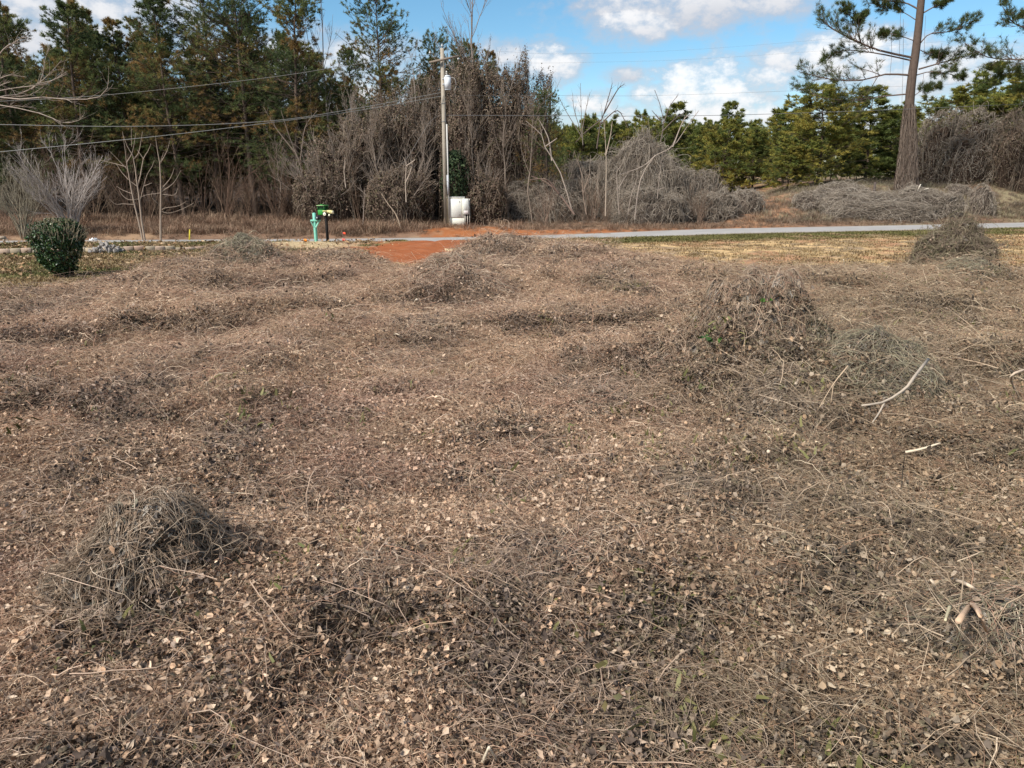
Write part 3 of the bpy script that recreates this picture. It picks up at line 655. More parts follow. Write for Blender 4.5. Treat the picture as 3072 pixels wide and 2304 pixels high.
left_rows = [
    (0, -40, 70, 54, 'dark pine cut off by the left edge of the picture, behind the grey shrubs', G1, 0.3, 1.0),
    (1, 60, -8, 57, 'tall dark pine near the left edge topping out against the pale cloud', G1, 1.3, 1.05),
    (0, 178, 0, 56, 'broad rusty-green pine rising behind the green bush and the larger grey shrub', G1, 2.6, 1.1),
    (3, 290, 40, 58, 'narrow pine directly behind the twin-stemmed bare sapling', G1, 0.9, 1.0),
    (0, 392, -10, 57, 'pine with open pointed top behind the single-stemmed bare sapling', G1, 4.1, 1.0),
    (2, 470, -30, 60, 'loose dark pine between the bare saplings and the mailboxes, sky showing through its head', G1, 2.0, 1.05),
    (2, 548, -45, 58, 'tall ragged pine with a see-through crown left of the mailboxes', G1, 3.6, 1.1),
    (1, 640, -40, 56, 'dense full-height pine right behind the mint mailbox, top out of the picture', G1, 5.2, 1.0),
    (3, 735, 150, 60, 'shorter pine in the gap between the mailboxes and the round-headed pine', G1, 1.7, 1.0),
    (2, 838, -2, 57, 'round-headed pine left of the utility pole, trunk showing above the vines', G1, 5.5, 0.95),
    (2, 945, 88, 58, 'small pine top just left of the head of the utility pole', G1, 0.4, 0.75),
    (2, 1000, 100, 60, 'pine top peeping out right of the utility pole head above the vine-draped trees', G1, 2.9, 0.7),
    (2, 1182, 205, 51.5, 'small green pine at the right edge of the vine-draped trees', G1, 3.9, 0.8)]
fl = plant_rows(pine_var, 'pine_tree', 'pine tree', left_rows, 20)
# the depth of the stand behind the front trees reads as one mass
def wood_mass(name, label, pts, protos, tint=(1, 1, 1)):
    pts = np.array(pts); n = len(pts)
    return scatter(name, label, 'woodland', pts[:, :3], np.stack([np.zeros(n), np.zeros(n), rng.uniform(0, 6.28, n)], 1), pts[:, 3], rng.integers(0, len(protos), n), np.tile([*tint, 1], (n, 1)), protos)
def proto(parts):
    b, c = parts; mb = MB()
    mb.V = b.V+c.V; mb.C = b.C+c.C; mb.F = list(b.F)+[f+b.n for f in c.F]; mb.n = b.n+c.n
    return mb.build('stand_pine', M['needle'], link=False)
pp = [proto(pine_var[0]), proto(pine_var[1]), proto(pine_var[3])]
pts = []
for Y, n, lo, hi in ((63, 22, -10, 110), (69, 24, 10, 150), (76, 24, 80, 220), (86, 22, 120, 250)):
    for i in range(n):
        px = -180+(1080+180)*(i+rng.uniform(0.1, 0.9))/n
        p = at(px, 400, Y+rng.uniform(-2, 2)); top = at(px, rng.uniform(lo, hi)+(90 if px > 690 else 0), p[1])[2]; z = Hs(p[0], p[1]); pts.append((p[0], p[1], z, (top-z)/20))
for i in range(40):
    px = rng.uniform(-160, 1000); p = at(px, 400, rng.uniform(62, 80)); pts.append((p[0], p[1], Hs(p[0], p[1]), rng.uniform(0.3, 0.5)))
wood_mass('pine_stand', 'dark depth of the pine stand behind the front trees', pts, pp)
# green trees behind the field, right of centre
G2 = 'young evergreens along the far clearing'
back_rows = [
    (2, 1440, 250, 84, 'dark green evergreen just right of the big grey vine heap', G2, 0.2, 1.0), (0, 1510, 285, 80, 'mid-green pine second from the grey vine heap in the far row', G2, 1.2, 1.0),
    (2, 1575, 246, 86, 'small dark spire-topped evergreen in the middle of the far row', G2, 2.2, 0.9), (1, 1560, 290, 74, 'olive rounded tree at the left end of the track opening', G2, 4.0, 1.0),
    (0, 1625, 292, 78, 'bluish green pine directly behind the mouth of the track', G2, 3.2, 1.0), (0, 1690, 248, 82, 'green pine with pointed head at the end of the track', G2, 5.0, 1.0),
    (1, 1765, 215, 68, 'big yellow-green tree with layered sprays right of the track', G2, 0.6, 1.15), (1, 1700, 330, 66, 'low yellowish evergreen beside the track, under the layered tree', G2, 2.6, 1.2),
    (2, 1865, 212, 72, 'deep green tree close to the left of the vine-clad pine trunk', G2, 1.5, 1.15), (0, 1930, 244, 76, 'green tree right behind the vine-clad pine trunk', G2, 2.2, 1.0),
    (2, 2088, 165, 74, 'pointed cedar right of the vine-clad pine, above the brown vine drapes', G2, 0.3, 0.9), (1, 2040, 225, 70, 'olive-brown bushy evergreen between the vine-clad pine and the cedar', G2, 3.3, 1.3),
    (2, 2165, 190, 68, 'dark evergreen at the right edge over the brown vine drapes', G2, 4.4, 1.2), (1, 2240, 170, 66, 'evergreen leaning into the right edge of the picture', G2, 5.1, 1.1),
    (0, 1335, 275, 86, 'evergreen mostly hidden behind the grey thicket', G2, 4.9, 1.0), (2, 1250, 285, 84, 'dark evergreen glimpsed behind the left side of the thicket', G2, 5.9, 1.0)]
fb = plant_rows(back_var, 'evergreen_tree', 'evergreen tree', back_rows, 10)
bp = [proto(v) for v in back_var]; pts = []
for Y, n, lo, hi in ((95, 26, 250, 305), (110, 26, 250, 300), (130, 26, 252, 295)):
    for i in range(n):
        px = 1060+(2400-1060)*(i+rng.uniform(0, 1))/n; p = at(px, 400, Y+rng.uniform(-3, 3)); top = at(px, rng.uniform(lo, hi), p[1])[2]; z = Hs(p[0], p[1]); pts.append((p[0], p[1], z, (top-z)/10))
for i in range(60):
    a_ = rng.uniform(0.65, 2*math.pi-0.85); d_ = rng.uniform(70, 130); x_, y_ = math.sin(a_)*d_, math.cos(a_)*d_
    pts.append((x_, y_, Hs(x_, y_), rng.uniform(1.0, 1.5)))
wood_mass('distant_wood', 'continuous green wood far behind the clearing', pts, bp)

# ---- traced bare trees
def traced(name, label, cat, lines, Y, base, radii, col, twigs=0, group=None, dy=None, seed=5, twl=0.3, up=0.05, mat_='bark'):
    """lines: lists of (x, y) in photo pixels (3072 wide); first line(s) are stems"""
    r = np.random.default_rng(seed); t = thing(name, label, cat, base, group); stems = MB(); br = MB(); P8 = []; R8 = []
    b = np.array(base)
    for i, (ln, r0, r1) in enumerate(zip(lines, *radii)):
        off = (dy[i] if dy else r.normal(0, 0.25)); pts = []
        for j, (x, y) in enumerate(ln):
            f = j/(len(ln)-1); pts.append(at(*p3(x, y), Y+(off*f if i else off*f*0.5)))
        p = line(pts, 9)-b; rad = np.linspace(r0, r1, 9)
        V, Q = tubes(p[None], rad[None], 6); (stems if i < 2 else br).add(V, [Q], col); P8.append(p); R8.append(rad)
    if twigs:
        A, Ar = kids(np.array(P8), np.array(R8), twigs, 0.35, 1.0, twl, 0.6, 5, up, 0.12, r, rf=0.5, minr=0.006); V, Q = tubes(A, Ar, 3); br.add(V, [Q], col)
    stems.build('trunk', M[mat_], t); 
    if br.n: br.build('branch', M[mat_], t)
    return t
def cz(pl): return [(200+x/4.148, 380+y/4.148) for x, y in pl]
SAPC = (0.33, 0.255, 0.195)
s1 = [[(975, 1425), (930, 1150), (910, 950), (885, 750), (860, 600), (840, 400), (760, 260), (695, 80)], [(950, 1425), (890, 1150), (840, 950), (790, 700), (760, 520), (745, 450), (735, 340), (695, 60)],
      [(885, 730), (920, 600), (955, 400), (1010, 310), (1050, 210)], [(840, 400), (900, 310), (945, 60)], [(745, 450), (820, 310), (860, 80)], [(955, 400), (915, 340), (880, 290)],
      [(910, 950), (950, 770), (1000, 600), (1060, 500), (1090, 420)], [(745, 520), (610, 380), (530, 300)], [(770, 660), (680, 560), (610, 450)], [(885, 750), (835, 710), (790, 680)], [(830, 840), (700, 790), (620, 740)],
      [(840, 970), (700, 960), (610, 965), (530, 900)], [(810, 250), (806, 120), (805, 0)], [(740, 500), (600, 460), (430, 420)], [(900, 900), (780, 910), (700, 860), (650, 780)], [(960, 740), (1010, 720), (1060, 700)]]
b1 = hit(*p3(*cz([(965, 1425)])[0]))
traced('bare_sapling', 'bare sapling with two slender stems forking from one foot by the road', 'sapling', [cz(l) for l in s1], b1[1], b1, ([0.055, 0.05, 0.035, 0.03, 0.03]+[0.018]*11, [0.009]*16), SAPC, 0)
s2 = [[(1170, 1440), (1168, 1100), (1172, 800), (1160, 470), (1130, 300), (1105, 120)], [(1160, 470), (1205, 320)], [(1165, 460), (1250, 300), (1285, 170)], [(1175, 780), (1290, 640), (1340, 510)], [(1180, 810), (1330, 700), (1425, 540)],
      [(1180, 840), (1340, 850), (1385, 765)], [(1165, 825), (990, 850), (920, 880)], [(1175, 1040), (1230, 1010), (1380, 990), (1490, 930)], [(1180, 1055), (1280, 1075), (1450, 1020), (1580, 950)], [(1070, 800), (1060, 880), (1160, 980)]]
b2 = hit(*p3(*cz([(1170, 1440)])[0]))
traced('bare_sapling', 'straight single-stemmed bare sapling standing alone by the road', 'sapling', [cz(l) for l in s2], b2[1], b2, ([0.055, 0.02, 0.022, 0.025, 0.025]+[0.017]*5, [0.009]*10), SAPC, 0)
# limbs of a bare tree standing just outside the left edge
lt = [[(-160, 700), (-150, 520), (-120, 380), (-60, 310)], [(-60, 310), (0, 292), (60, 298), (130, 292), (200, 298), (260, 298), (300, 290), (322, 265), (326, 240)], [(-120, 340), (0, 312), (70, 330), (140, 345), (170, 363), (200, 369), (235, 362), (248, 350)],
      [(-60, 310), (0, 290), (60, 282), (110, 255), (150, 220), (185, 180)], [(95, 268), (125, 235), (135, 180), (150, 135)], [(110, 252), (160, 240), (200, 222)], [(-120, 330), (0, 160), (40, 130), (80, 105)], [(-100, 300), (0, 272), (60, 262), (140, 250), (200, 215)],
      [(-100, 320), (0, 300), (40, 290), (90, 285), (130, 260)], [(-120, 340), (-20, 330), (40, 318), (110, 325)], [(-100, 270), (-10, 240), (30, 225), (80, 232)], [(-90, 310), (-10, 262), (30, 245)]]
bl = np.array(at(*p3(-160, 700), 24)); bl[2] = Hs(bl[0], 24)
lt[0][0] = (-165, 800)
traced('bare_tree', 'pale bare tree leaning in from the left edge with upturned branch tips', 'bare tree', lt, 24, bl, ([0.13, 0.03, 0.022, 0.026, 0.016, 0.014, 0.022, 0.02, 0.02, 0.02, 0.02, 0.018], [0.06]+[0.006]*11), (0.33, 0.265, 0.215), 14, twl=0.22, up=0.06)

def bare_parts(seed, Hh, spread, nst, col, lv=(6, 5), tall=False, r0=0.04):
    r = np.random.default_rng(seed); n = nst; K = 9; t = np.linspace(0, 1, K)
    a = r.uniform(0, 6.28, n); rad = spread*np.sqrt(r.uniform(0.02, 1, n)); hh = Hh*r.uniform(0.65, 1.05, n)*(1-0.25*(rad/spread)**2)
    if tall: rad = rad*0.3
    P = np.zeros((n, K, 3)); c = r.uniform(1.1, 1.9, n)[:, None]
    P[:, :, 0] = (rad*np.cos(a))[:, None]*t[None]**c; P[:, :, 1] = (rad*np.sin(a))[:, None]*t[None]**c; P[:, :, 2] = hh[:, None]*t[None]-0.15
    P[:, :, :2] += r.normal(0, 0.10, (n, 1, 2)); P += np.cumsum(r.normal(0, 0.012*Hh, P.shape), 1)*t[None, :, None]
    Rd = (r0*r.uniform(0.6, 1.2, n))[:, None]*np.linspace(1, 0.3, K)[None]
    st = MB(); V, Q = tubes(P, Rd, 5); st.add(V, [Q], rep(colmix(n, [col], r, 0.2), K*5)); tw = MB(); A, Ar = P, Rd
    for lvl, m in enumerate(lv):
        A, Ar = kids(A, Ar, m, 0.3, 1.0, 0.42 if lvl == 0 else 0.5, 0.55, 6 if lvl == 0 else 4, 0.07, 0.10, r, minr=0.006); V, Q = tubes(A, Ar, 3); tw.add(V, [Q], rep(colmix(len(A), [col], r, 0.25), A.shape[1]*3))
    return st, tw
def bare(name, label, cat, parts, loc, rz=0, group=None, s=1.0):
    t = thing(name, label, cat, loc, group, rz); t.scale = (s, s, s)
    parts[0].build('stem', M['bark'], t); parts[1].build('twig', M['wood'], t); return t
# grey multi-stemmed shrubs on the left
bs = at(150, 470, 43); bs[2] = Hs(bs[0], 43)
bare('bare_shrub', 'large grey many-stemmed bare shrub fanning out behind the green bush', 'shrub', bare_parts(31, 5.2, 2.7, 34, (0.36, 0.31, 0.275), (7, 7), r0=0.04), bs)
bs = at(45, 470, 42); bs[2] = Hs(bs[0], 42)
bare('bare_shrub', 'olive-grey bare shrub at the left edge, finer stemmed than its neighbour', 'shrub', bare_parts(32, 4.9, 2.0, 30, (0.25, 0.215, 0.155), (7, 7), r0=0.03), bs)
# tall bare trees
def tree_at(px, ptop, Y, seed, label, col=(0.20, 0.165, 0.14), lv=(12, 8), spread=3.2, nst=1, group=None, r0=0.14):
    p = at(px, 400, Y); z = Hs(p[0], Y); top = at(px, ptop, Y)[2]
    r = np.random.default_rng(seed); Hh = top-z; P = trunk_line(Hh, 0.09, r, 12)[None]; Rd = r0*np.linspace(1, 0.12, 12)[None]
    st = MB(); V, Q = tubes(P, Rd, 7); st.add(V, [Q], col); tw = MB(); A, Ar = P, Rd; sp = spread
    for lvl, (m, lf, an) in enumerate(((lv[0], 0.34, 0.55), (lv[1], 0.42, 0.5), (5, 0.5, 0.5))):
        A, Ar = kids(A, Ar, m, 0.42 if lvl == 0 else 0.25, 1.0, lf, an, 8 if lvl == 0 else 5, 0.10, 0.07, r, minr=0.008); V, Q = tubes(A, Ar, 3); tw.add(V, [Q], col)
    return bare('bare_tree', label, 'bare tree', (st, tw), (p[0], Y, z), 0, group)
tree_at(1042, -60, 55, 41, 'tall leafless tree with upswept branches right of the utility pole', (0.24, 0.195, 0.165), (20, 9), r0=0.16)
tree_at(722, -30, 57, 42, 'thin leafless tree reaching the top edge right of the mailboxes', (0.27, 0.23, 0.20), (9, 5), r0=0.11)
tree_at(690, 10, 58, 43, 'very thin leafless stem beside the dense pine behind the mailboxes', (0.27, 0.23, 0.20), (6, 4), r0=0.08)
tree_at(905, 150, 53, 45, 'pale leafless tree between the round-headed pine and the utility pole', (0.27, 0.225, 0.19), (14, 7), r0=0.10)
tree_at(775, 190, 53, 46, 'leafless tree above the brown vine drapes left of the round-headed pine', (0.24, 0.195, 0.16), (14, 7), r0=0.10)

for (px, tp, Y, sd, lab) in ((760, 225, 48.6, 61, 'leafless tree standing before the vine drapes just right of the tractor mailbox'), (832, 240, 48.2, 62, 'leafless tree among the vine drapes midway between mailboxes and utility pole'), (895, 262, 48.8, 63, 'leafless tree close to the left side of the utility pole'),
        (1022, 232, 50.2, 64, 'leafless tree over the utility cabinet in front of the vine drapes'), (1098, 205, 50.6, 65, 'leafless tree before the tallest vine-draped column'), (1152, 225, 50.4, 66, 'leafless tree at the right end of the tall vine drapes'), (600, 300, 52, 67, 'slim leafless tree before the dark pines left of the mailboxes')):
    tree_at(px, tp, Y, sd, lab, (0.215, 0.168, 0.130), (16, 7), r0=0.07)

# ---- vine heaps and vine-draped trees
def heap_parts(seed, rx, ry, h, nst, nleaf, stc, lfc, thick=0.012, squ=0.62, lump=0.22, lsize=0.12, spread=1.15, K=8, corec=(0.085, 0.062, 0.047), hairy=0.10, drop=0.55, leaf_fn=quadleaves, coreS=0.9, freq=2.0, drape=0.45):
    """squ: <1 boxy sides, 1 = ellipsoid"""
    r = np.random.default_rng(seed)
    def lum(ph, th): return 1+lump*2*(fbm(np.cos(ph)*np.cos(th)*freq*1.3+3+seed % 13, np.sin(ph)*np.cos(th)*freq*1.3+th*freq*0.6+7, seed % 97)-0.5)
    def pt(ph, th, k=1.0):
        c = np.cos(th)**squ; s = np.sin(np.maximum(th, 0))**squ; q = lum(ph, th)*k
        return np.stack([rx*c*np.cos(ph)*q, ry*c*np.sin(ph)*q, h*s*q], -1)
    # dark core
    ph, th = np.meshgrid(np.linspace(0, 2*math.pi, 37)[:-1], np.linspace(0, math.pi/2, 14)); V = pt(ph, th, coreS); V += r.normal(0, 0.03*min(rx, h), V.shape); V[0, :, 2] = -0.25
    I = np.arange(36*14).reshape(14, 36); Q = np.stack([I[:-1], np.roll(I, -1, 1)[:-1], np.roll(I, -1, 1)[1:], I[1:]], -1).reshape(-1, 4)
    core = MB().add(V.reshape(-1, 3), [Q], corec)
    # strands run down the sides
    t = np.linspace(0, 1, K); zz = r.uniform(0.0, 1, nst)**0.85; p0 = r.uniform(0, 6.28, nst); q0 = np.sqrt(1-zz*zz)
    n_ = np.stack([q0*np.cos(p0), q0*np.sin(p0), zz], -1); down = (r.uniform(0, 1, nst) < drape)[:, None]; L_ = r.uniform(0.25, 0.9, (nst, 1))*drop*np.where(down, 1.5, 1.1)
    d_ = r.normal(size=(nst, 3)); d_ = np.where(down, np.array([0, 0, -1.0])+n_*np.array([1, 1, 0])*0.8+0.45*d_, d_); NN = []
    for k in range(K):
        NN.append(n_); d_ = unit(d_-n_*np.sum(d_*n_, -1, keepdims=True)); n_ = unit(n_+d_*L_/(K-1)); d_ = d_+r.normal(0, 0.16, d_.shape)
    NN = np.stack(NN, 1); PH = np.arctan2(NN[..., 1], NN[..., 0]); TH = np.arcsin(np.clip(NN[..., 2], -1, 1))
    P = pt(PH, np.maximum(TH, 0.0)); out = np.maximum(-TH, 0)*spread*0.8
    P[..., 0] += np.cos(PH)*out*rx; P[..., 1] += np.sin(PH)*out*ry
    bulge = (r.uniform(0, hairy, nst)*min(rx, h)*np.where(r.uniform(0, 1, nst) < 0.12, 2.6, 0.8))[:, None]*np.sin(t*math.pi)[None]+r.uniform(-0.01, 0.05, nst)[:, None]
    nrm = unit(np.stack([np.cos(PH)*np.cos(TH)/rx, np.sin(PH)*np.cos(TH)/ry, np.maximum(np.sin(TH), 0.15)/h], -1))
    P = P+nrm*bulge[..., None]+r.normal(0, 0.004*min(rx, h), P.shape); P[..., 2] = np.maximum(P[..., 2], 0.015)
    V, Q = tubes(P, (thick*r.uniform(0.5, 1.4, nst))[:, None]*np.linspace(1, 0.6, K)[None], 3)
    st = MB().add(V, [Q], rep(colmix(nst, stc, r, 0.22), K*3)); lf = None
    if nleaf:
        th_ = np.arcsin(r.uniform(0.0, 1, nleaf)); ph_ = r.uniform(0, 6.28, nleaf); keep = fbm(ph_*2.2+seed, th_*4, 8)+r.normal(0, 0.10, nleaf) > 0.36; th_, ph_ = th_[keep], ph_[keep]; n = len(th_)
        P = pt(ph_, th_, 1.0)*(1+np.abs(r.normal(0, 0.035, n)))[:, None]; nr = np.stack([np.cos(ph_)*np.cos(th_), np.sin(ph_)*np.cos(th_), np.sin(th_)], -1)+r.normal(0, 0.6, (n, 3))
        P[:, 2] = np.maximum(P[:, 2], 0.03)
        V, F, C = leaf_fn(P, nr, r.uniform(0.6, 1.2, n)*lsize, colmix(n, lfc, r, 0.25), r); lf = MB().add(V, [F], C)
    return core, st, lf
def heap(name, label, cat, parts, loc, rz=0, group=None, tilt=None):
    for p_ in parts:                                            # sit on the slope of the ground
        if p_:
            for v_ in p_.V: v_[:, 2] += H(v_[:, 0]+loc[0], v_[:, 1]+loc[1])-loc[2]
    t = thing(name, label, cat, loc, group, rz); parts[0].build('core', M['core'], t, smooth=True); parts[1].build('vine_stems', M['wood'], t)
    if parts[2]: parts[2].build('dead_leaves', M['vleaf'], t)
    return t
BRL = [(0.125, 0.085, 0.060), (0.165, 0.115, 0.081), (0.088, 0.060, 0.043), (0.210, 0.155, 0.112), (0.100, 0.086, 0.046)]
BRS = [(0.205, 0.155, 0.112), (0.15, 0.108, 0.076), (0.29, 0.230, 0.172)]
G3 = 'trees smothered in dead vines beyond the road'
def drape(px, ptop, hwpx, Y, seed, label, leafn=9000, nst=520, cols=BRL, stc=BRS, squ=0.5, twig=True, lsz=0.17):
    p = at(px, 400, Y); z = Hs(p[0], Y); top = at(px, ptop, Y)[2]; rx = abs(at(px+hwpx, 400, Y)[0]-p[0]); Hh = top-z
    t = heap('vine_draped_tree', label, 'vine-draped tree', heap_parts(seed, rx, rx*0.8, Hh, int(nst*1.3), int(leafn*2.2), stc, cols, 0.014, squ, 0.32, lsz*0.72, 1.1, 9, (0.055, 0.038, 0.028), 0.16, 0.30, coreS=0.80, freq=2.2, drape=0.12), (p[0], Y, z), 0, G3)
    r = np.random.default_rng(seed+1); k = 60 if twig else 16                                # bare shoots sticking out of the drape
    th = np.arcsin(r.uniform(0.2, 1, k)); ph = r.uniform(0, 6.28, k); S = np.stack([rx*0.8*np.cos(th)**squ*np.cos(ph), rx*0.7*np.cos(th)**squ*np.sin(ph), Hh*0.9*np.sin(th)**squ], -1)
    d = unit(np.stack([np.cos(ph)*np.cos(th), np.sin(ph)*np.cos(th), np.sin(th)+0.5], -1)); ln = r.uniform(0.8, 2.8, k); O = [S]
    for q in range(5): d = unit(d+r.normal(0, 0.16, d.shape)+[0, 0, 0.03]); O.append(O[-1]+d*(ln/5)[:, None])
    P = np.stack(O, 1); Rd = 0.022*np.linspace(1, 0.3, 6)[None]*r.uniform(0.5, 1.4, (k, 1)); tw = MB(); V, Q = tubes(P, Rd, 4); tw.add(V, [Q], (0.25, 0.20, 0.16))
    A, Ar = kids(P, Rd, 5, 0.2, 1, 0.5, 0.6, 4, 0.04, 0.15, r, minr=0.009); V, Q = tubes(A, Ar, 3); tw.add(V, [Q], (0.25, 0.20, 0.16)); tw.build('bare_shoots', M['wood'], t)
    return t
drape(735, 318, 62, 50, 201, 'low brown vine-draped tree right behind the tractor mailbox', 6000, 420)
drape(690, 380, 50, 49, 208, 'grey-brown brush heap of vines between mint mailbox and dark pines', 3000, 420)
drape(800, 262, 58, 51.5, 202, 'vine-draped tree second right of the mailboxes, below the round-headed pine', 8000)
drape(868, 225, 56, 52.5, 203, 'tall brown vine-draped tree next left of the utility pole', 9000)
drape(925, 200, 40, 55.5, 209, 'narrow vine-draped tree half hidden behind the utility pole', 6000)
drape(1000, 185, 52, 53, 204, 'tall vine-draped tree directly right of the transformer', 9000)
drape(1075, 142, 62, 54, 205, 'tallest vine-draped tree, a brown column behind the utility cabinet', 12000)
drape(1140, 178, 46, 54.5, 206, 'vine-draped tree at the right end of the tall brown mass, above the grey heap', 9000)
drape(860, 380, 66, 48.5, 207, 'low vine-covered brush left of the foot of the utility pole', 5000, 520)
drape(1035, 385, 55, 50, 210, 'low brown vine drape right behind the white utility cabinet', 5000, 480)
# grey thicket of vines right of the cabinet
G4 = 'grey dead-vine heaps beyond the road'
def gheap(px, pbase, ptop, hwpx, seed, label, nst=2200, nleaf=700, thick=0.011, squ=0.75, depth=0.7, cat='vine heap', Yo=0, group=G4, hairy=0.14, name='vine_heap', stc=GS, lfc=GL, lump=0.25, lsize=0.11, Y=None, corec=(0.085, 0.066, 0.053), spread=1.15):
    f = hit(px, pbase); Yc = (f[1] if Y is None else Y)
    rx = abs(at(px+hwpx, pbase, Yc)[0]-at(px, pbase, Yc)[0]); ry = rx*depth
    if Y is None: Yc = f[1]+ry*0.85
    c = at(px, pbase, Yc); z = Hs(c[0], Yc); h = at(px, ptop, Yc-0*ry)[2]-z
    return heap(name, label, cat, heap_parts(seed, rx, ry, max(h, 0.15), nst, nleaf, stc, lfc, thick, squ, lump, lsize, spread, 8, corec, hairy, 0.45), (c[0], Yc, z-0.02), 0, group)
gheap(1175, 482, 392, 88, 301, 'smooth grey vine dome sloping down beside the utility cabinet clearing', 2400, 200)
gheap(1385, 480, 296, 112, 302, 'largest grey vine heap in the middle of the thicket, peaked against the sky', 5200, 3500, 0.011, 1.25)
gheap(1270, 470, 352, 80, 303, 'brownish vine heap in the left half of the thicket behind the bare stems', 3400, 3500, 0.011, 0.7)
gheap(1490, 470, 372, 68, 304, 'grey vine heap stepping down at the right side of the thicket', 2600, 900, squ=1.05)
gheap(1400, 488, 410, 84, 305, 'low grey vine heap at the foot of the thicket beside the road', 2200, 200)
gheap(1525, 478, 415, 66, 306, 'low grey vine heap at the right foot of the thicket near the track', 2000, 200)
gheap(1610, 462, 412, 40, 307, 'small dark vine heap standing alone at the left of the track', 900, 200)
gheap(1825, 462, 405, 70, 311, 'rounded grey vine heap with drooping strands right of the track', 1800, 200)
gheap(1755, 458, 420, 40, 312, 'small dark grey vine heap at the right of the track mouth', 900, 150)
gheap(1890, 478, 425, 130, 313, 'wide low grey vine heap between the track and the vine-clad pine', 3000, 800, depth=0.45)
gheap(2000, 475, 412, 80, 314, 'grey vine heap with broken white sticks at the foot of the vine-clad pine', 1900, 700, depth=0.5)
gheap(2115, 466, 405, 30, 316, 'narrow pointed grass-grey heap above the right-hand mound', 700, 200, squ=1.0)
gheap(2072, 425, 402, 28, 317, 'tiny dark heap on the bank right of the broken white sticks', 400, 200)
# vine-draped bank at the right
drape(2085, 262, 70, 64, 321, 'big grey-brown dome of vines right of the vine-clad pine', 5000, 1500, GL+BRL, GS, 0.8, False, 0.15)
drape(2010, 250, 45, 65, 323, 'vine drape filling the gap just right of the vine-clad pine trunk', 3500, 900, GL+BRL, GS, 0.7, False, 0.15)
drape(2195, 262, 60, 62, 322, 'dark brown vine drape at the right edge of the picture', 6500, 900, BRL, BRS, 0.6, True, 0.15)
# bare stems of the thicket
G5 = 'bare stems standing in the grey thicket'
def stem_tree(lines, label, Y, seed, r0=0.035, col=(0.30, 0.245, 0.20), tw=5):
    x, y = lines[0][0]; b = at(*p3(x, y), Y); b[2] = Hs(b[0], Y)
    traced('bare_sapling', label, 'sapling', lines, Y, b, ([r0]*len(lines), [r0*0.35]*len(lines)), col, tw, G5, seed=seed, twl=0.25)
def cc_(pl): return [(1500+x/1.929, y/1.929) for x, y in pl]
stem_tree([cc_(l) for l in ([(780, 1270), (800, 1100), (830, 1000), (900, 900), (1000, 850), (1050, 780), (1150, 640)], [(1000, 850), (1060, 700), (1100, 660)], [(900, 900), (830, 960), (700, 1010)])], 'long pale sapling leaning to the right out of the thicket against the evergreens', 47.5, 1, 0.05)
stem_tree([cc_(l) for l in ([(610, 1250), (615, 1000), (612, 850), (600, 680)], [(612, 900), (640, 780), (650, 700)])], 'upright pale twin stem in the middle of the thicket', 46.5, 2, 0.045, (0.36, 0.29, 0.22))
stem_tree([cc_(l) for l in ([(430, 1240), (340, 1120), (260, 1050), (180, 1020)], [(340, 1120), (270, 1040), (170, 1040)])], 'thick reddish stem lying slantwise over the left of the thicket', 46.5, 3, 0.07, (0.20, 0.14, 0.11), 3)
stem_tree([cc_(l) for l in ([(420, 1230), (350, 1000), (260, 850), (240, 780), (150, 700)], [(260, 850), (330, 800)], [(300, 930), (280, 800), (230, 700)])], 'pale forked sapling at the left of the thicket in front of the brown drape', 47, 4, 0.05, (0.33, 0.27, 0.22))
stem_tree([cc_(l) for l in ([(560, 860), (580, 720), (600, 660), (640, 520), (650, 480)], [(600, 660), (680, 520), (715, 490)], [(580, 720), (680, 640), (740, 740)], [(590, 690), (500, 760), (440, 820)])], 'dark arching sapling top against the white cloud over the thicket', 50, 5, 0.05, (0.12, 0.09, 0.075), 7)
stem_tree([cc_(l) for l in ([(930, 820), (945, 720), (930, 620), (895, 520)], [(945, 720), (980, 620), (1030, 550)], [(940, 760), (1010, 690), (1070, 650)], [(930, 700), (880, 640)])], 'spreading dark twigs right of the peak of the thicket', 50, 6, 0.04, (0.14, 0.11, 0.095), 6)
stem_tree([cc_(l) for l in ([(480, 840), (470, 640), (465, 480)], [(475, 760), (500, 620), (520, 540)], [(478, 790), (430, 640), (420, 540)], [(478, 800), (380, 640), (340, 560)])], 'thin whips rising to the sky left of the arching sapling', 50, 7, 0.03, (0.20, 0.165, 0.14), 7)
stem_tree([cc_(l) for l in ([(910, 1150), (920, 1050), (935, 920)], [(915, 1100), (960, 1080)])], 'short pale stem below the long leaning sapling', 46.5, 8, 0.03)
stem_tree([cc_(l) for l in ([(690, 1240), (680, 1100), (675, 1000), (700, 960)], [(680, 1100), (740, 1000)])], 'crooked stem right of the upright twin stem', 46.5, 9, 0.035)
stem_tree([cc_(l) for l in ([(740, 1240), (760, 1130), (790, 1050), (800, 960)],)], 'slim stem just left of the foot of the long leaning sapling', 46.3, 10, 0.03)
stem_tree([cc_(l) for l in ([(500, 1240), (480, 1120), (470, 1000), (430, 880)], [(480, 1120), (520, 1000)])], 'brownish stem between the forked sapling and the upright twin stem', 46.6, 11, 0.035, (0.27, 0.20, 0.15))
cb2 = lambda pl: [(760+x/1.929, y/1.929) for x, y in pl]
stem_tree([cb2(l) for l in ([(885, 1170), (880, 1050), (885, 960), (870, 910)], [(885, 960), (930, 930), (935, 920)], [(880, 1060), (910, 990), (920, 930)])], 'small pale forked dead sapling left of the utility pole', 46.5, 12, 0.04, (0.40, 0.32, 0.25), 2)
stem_tree([cb2(l) for l in ([(860, 1350), (830, 1250), (780, 1180), (740, 1120)],)], 'pale leaning dead stem in the brush between mailboxes and utility pole', 44.5, 13, 0.05, (0.36, 0.27, 0.19), 2)
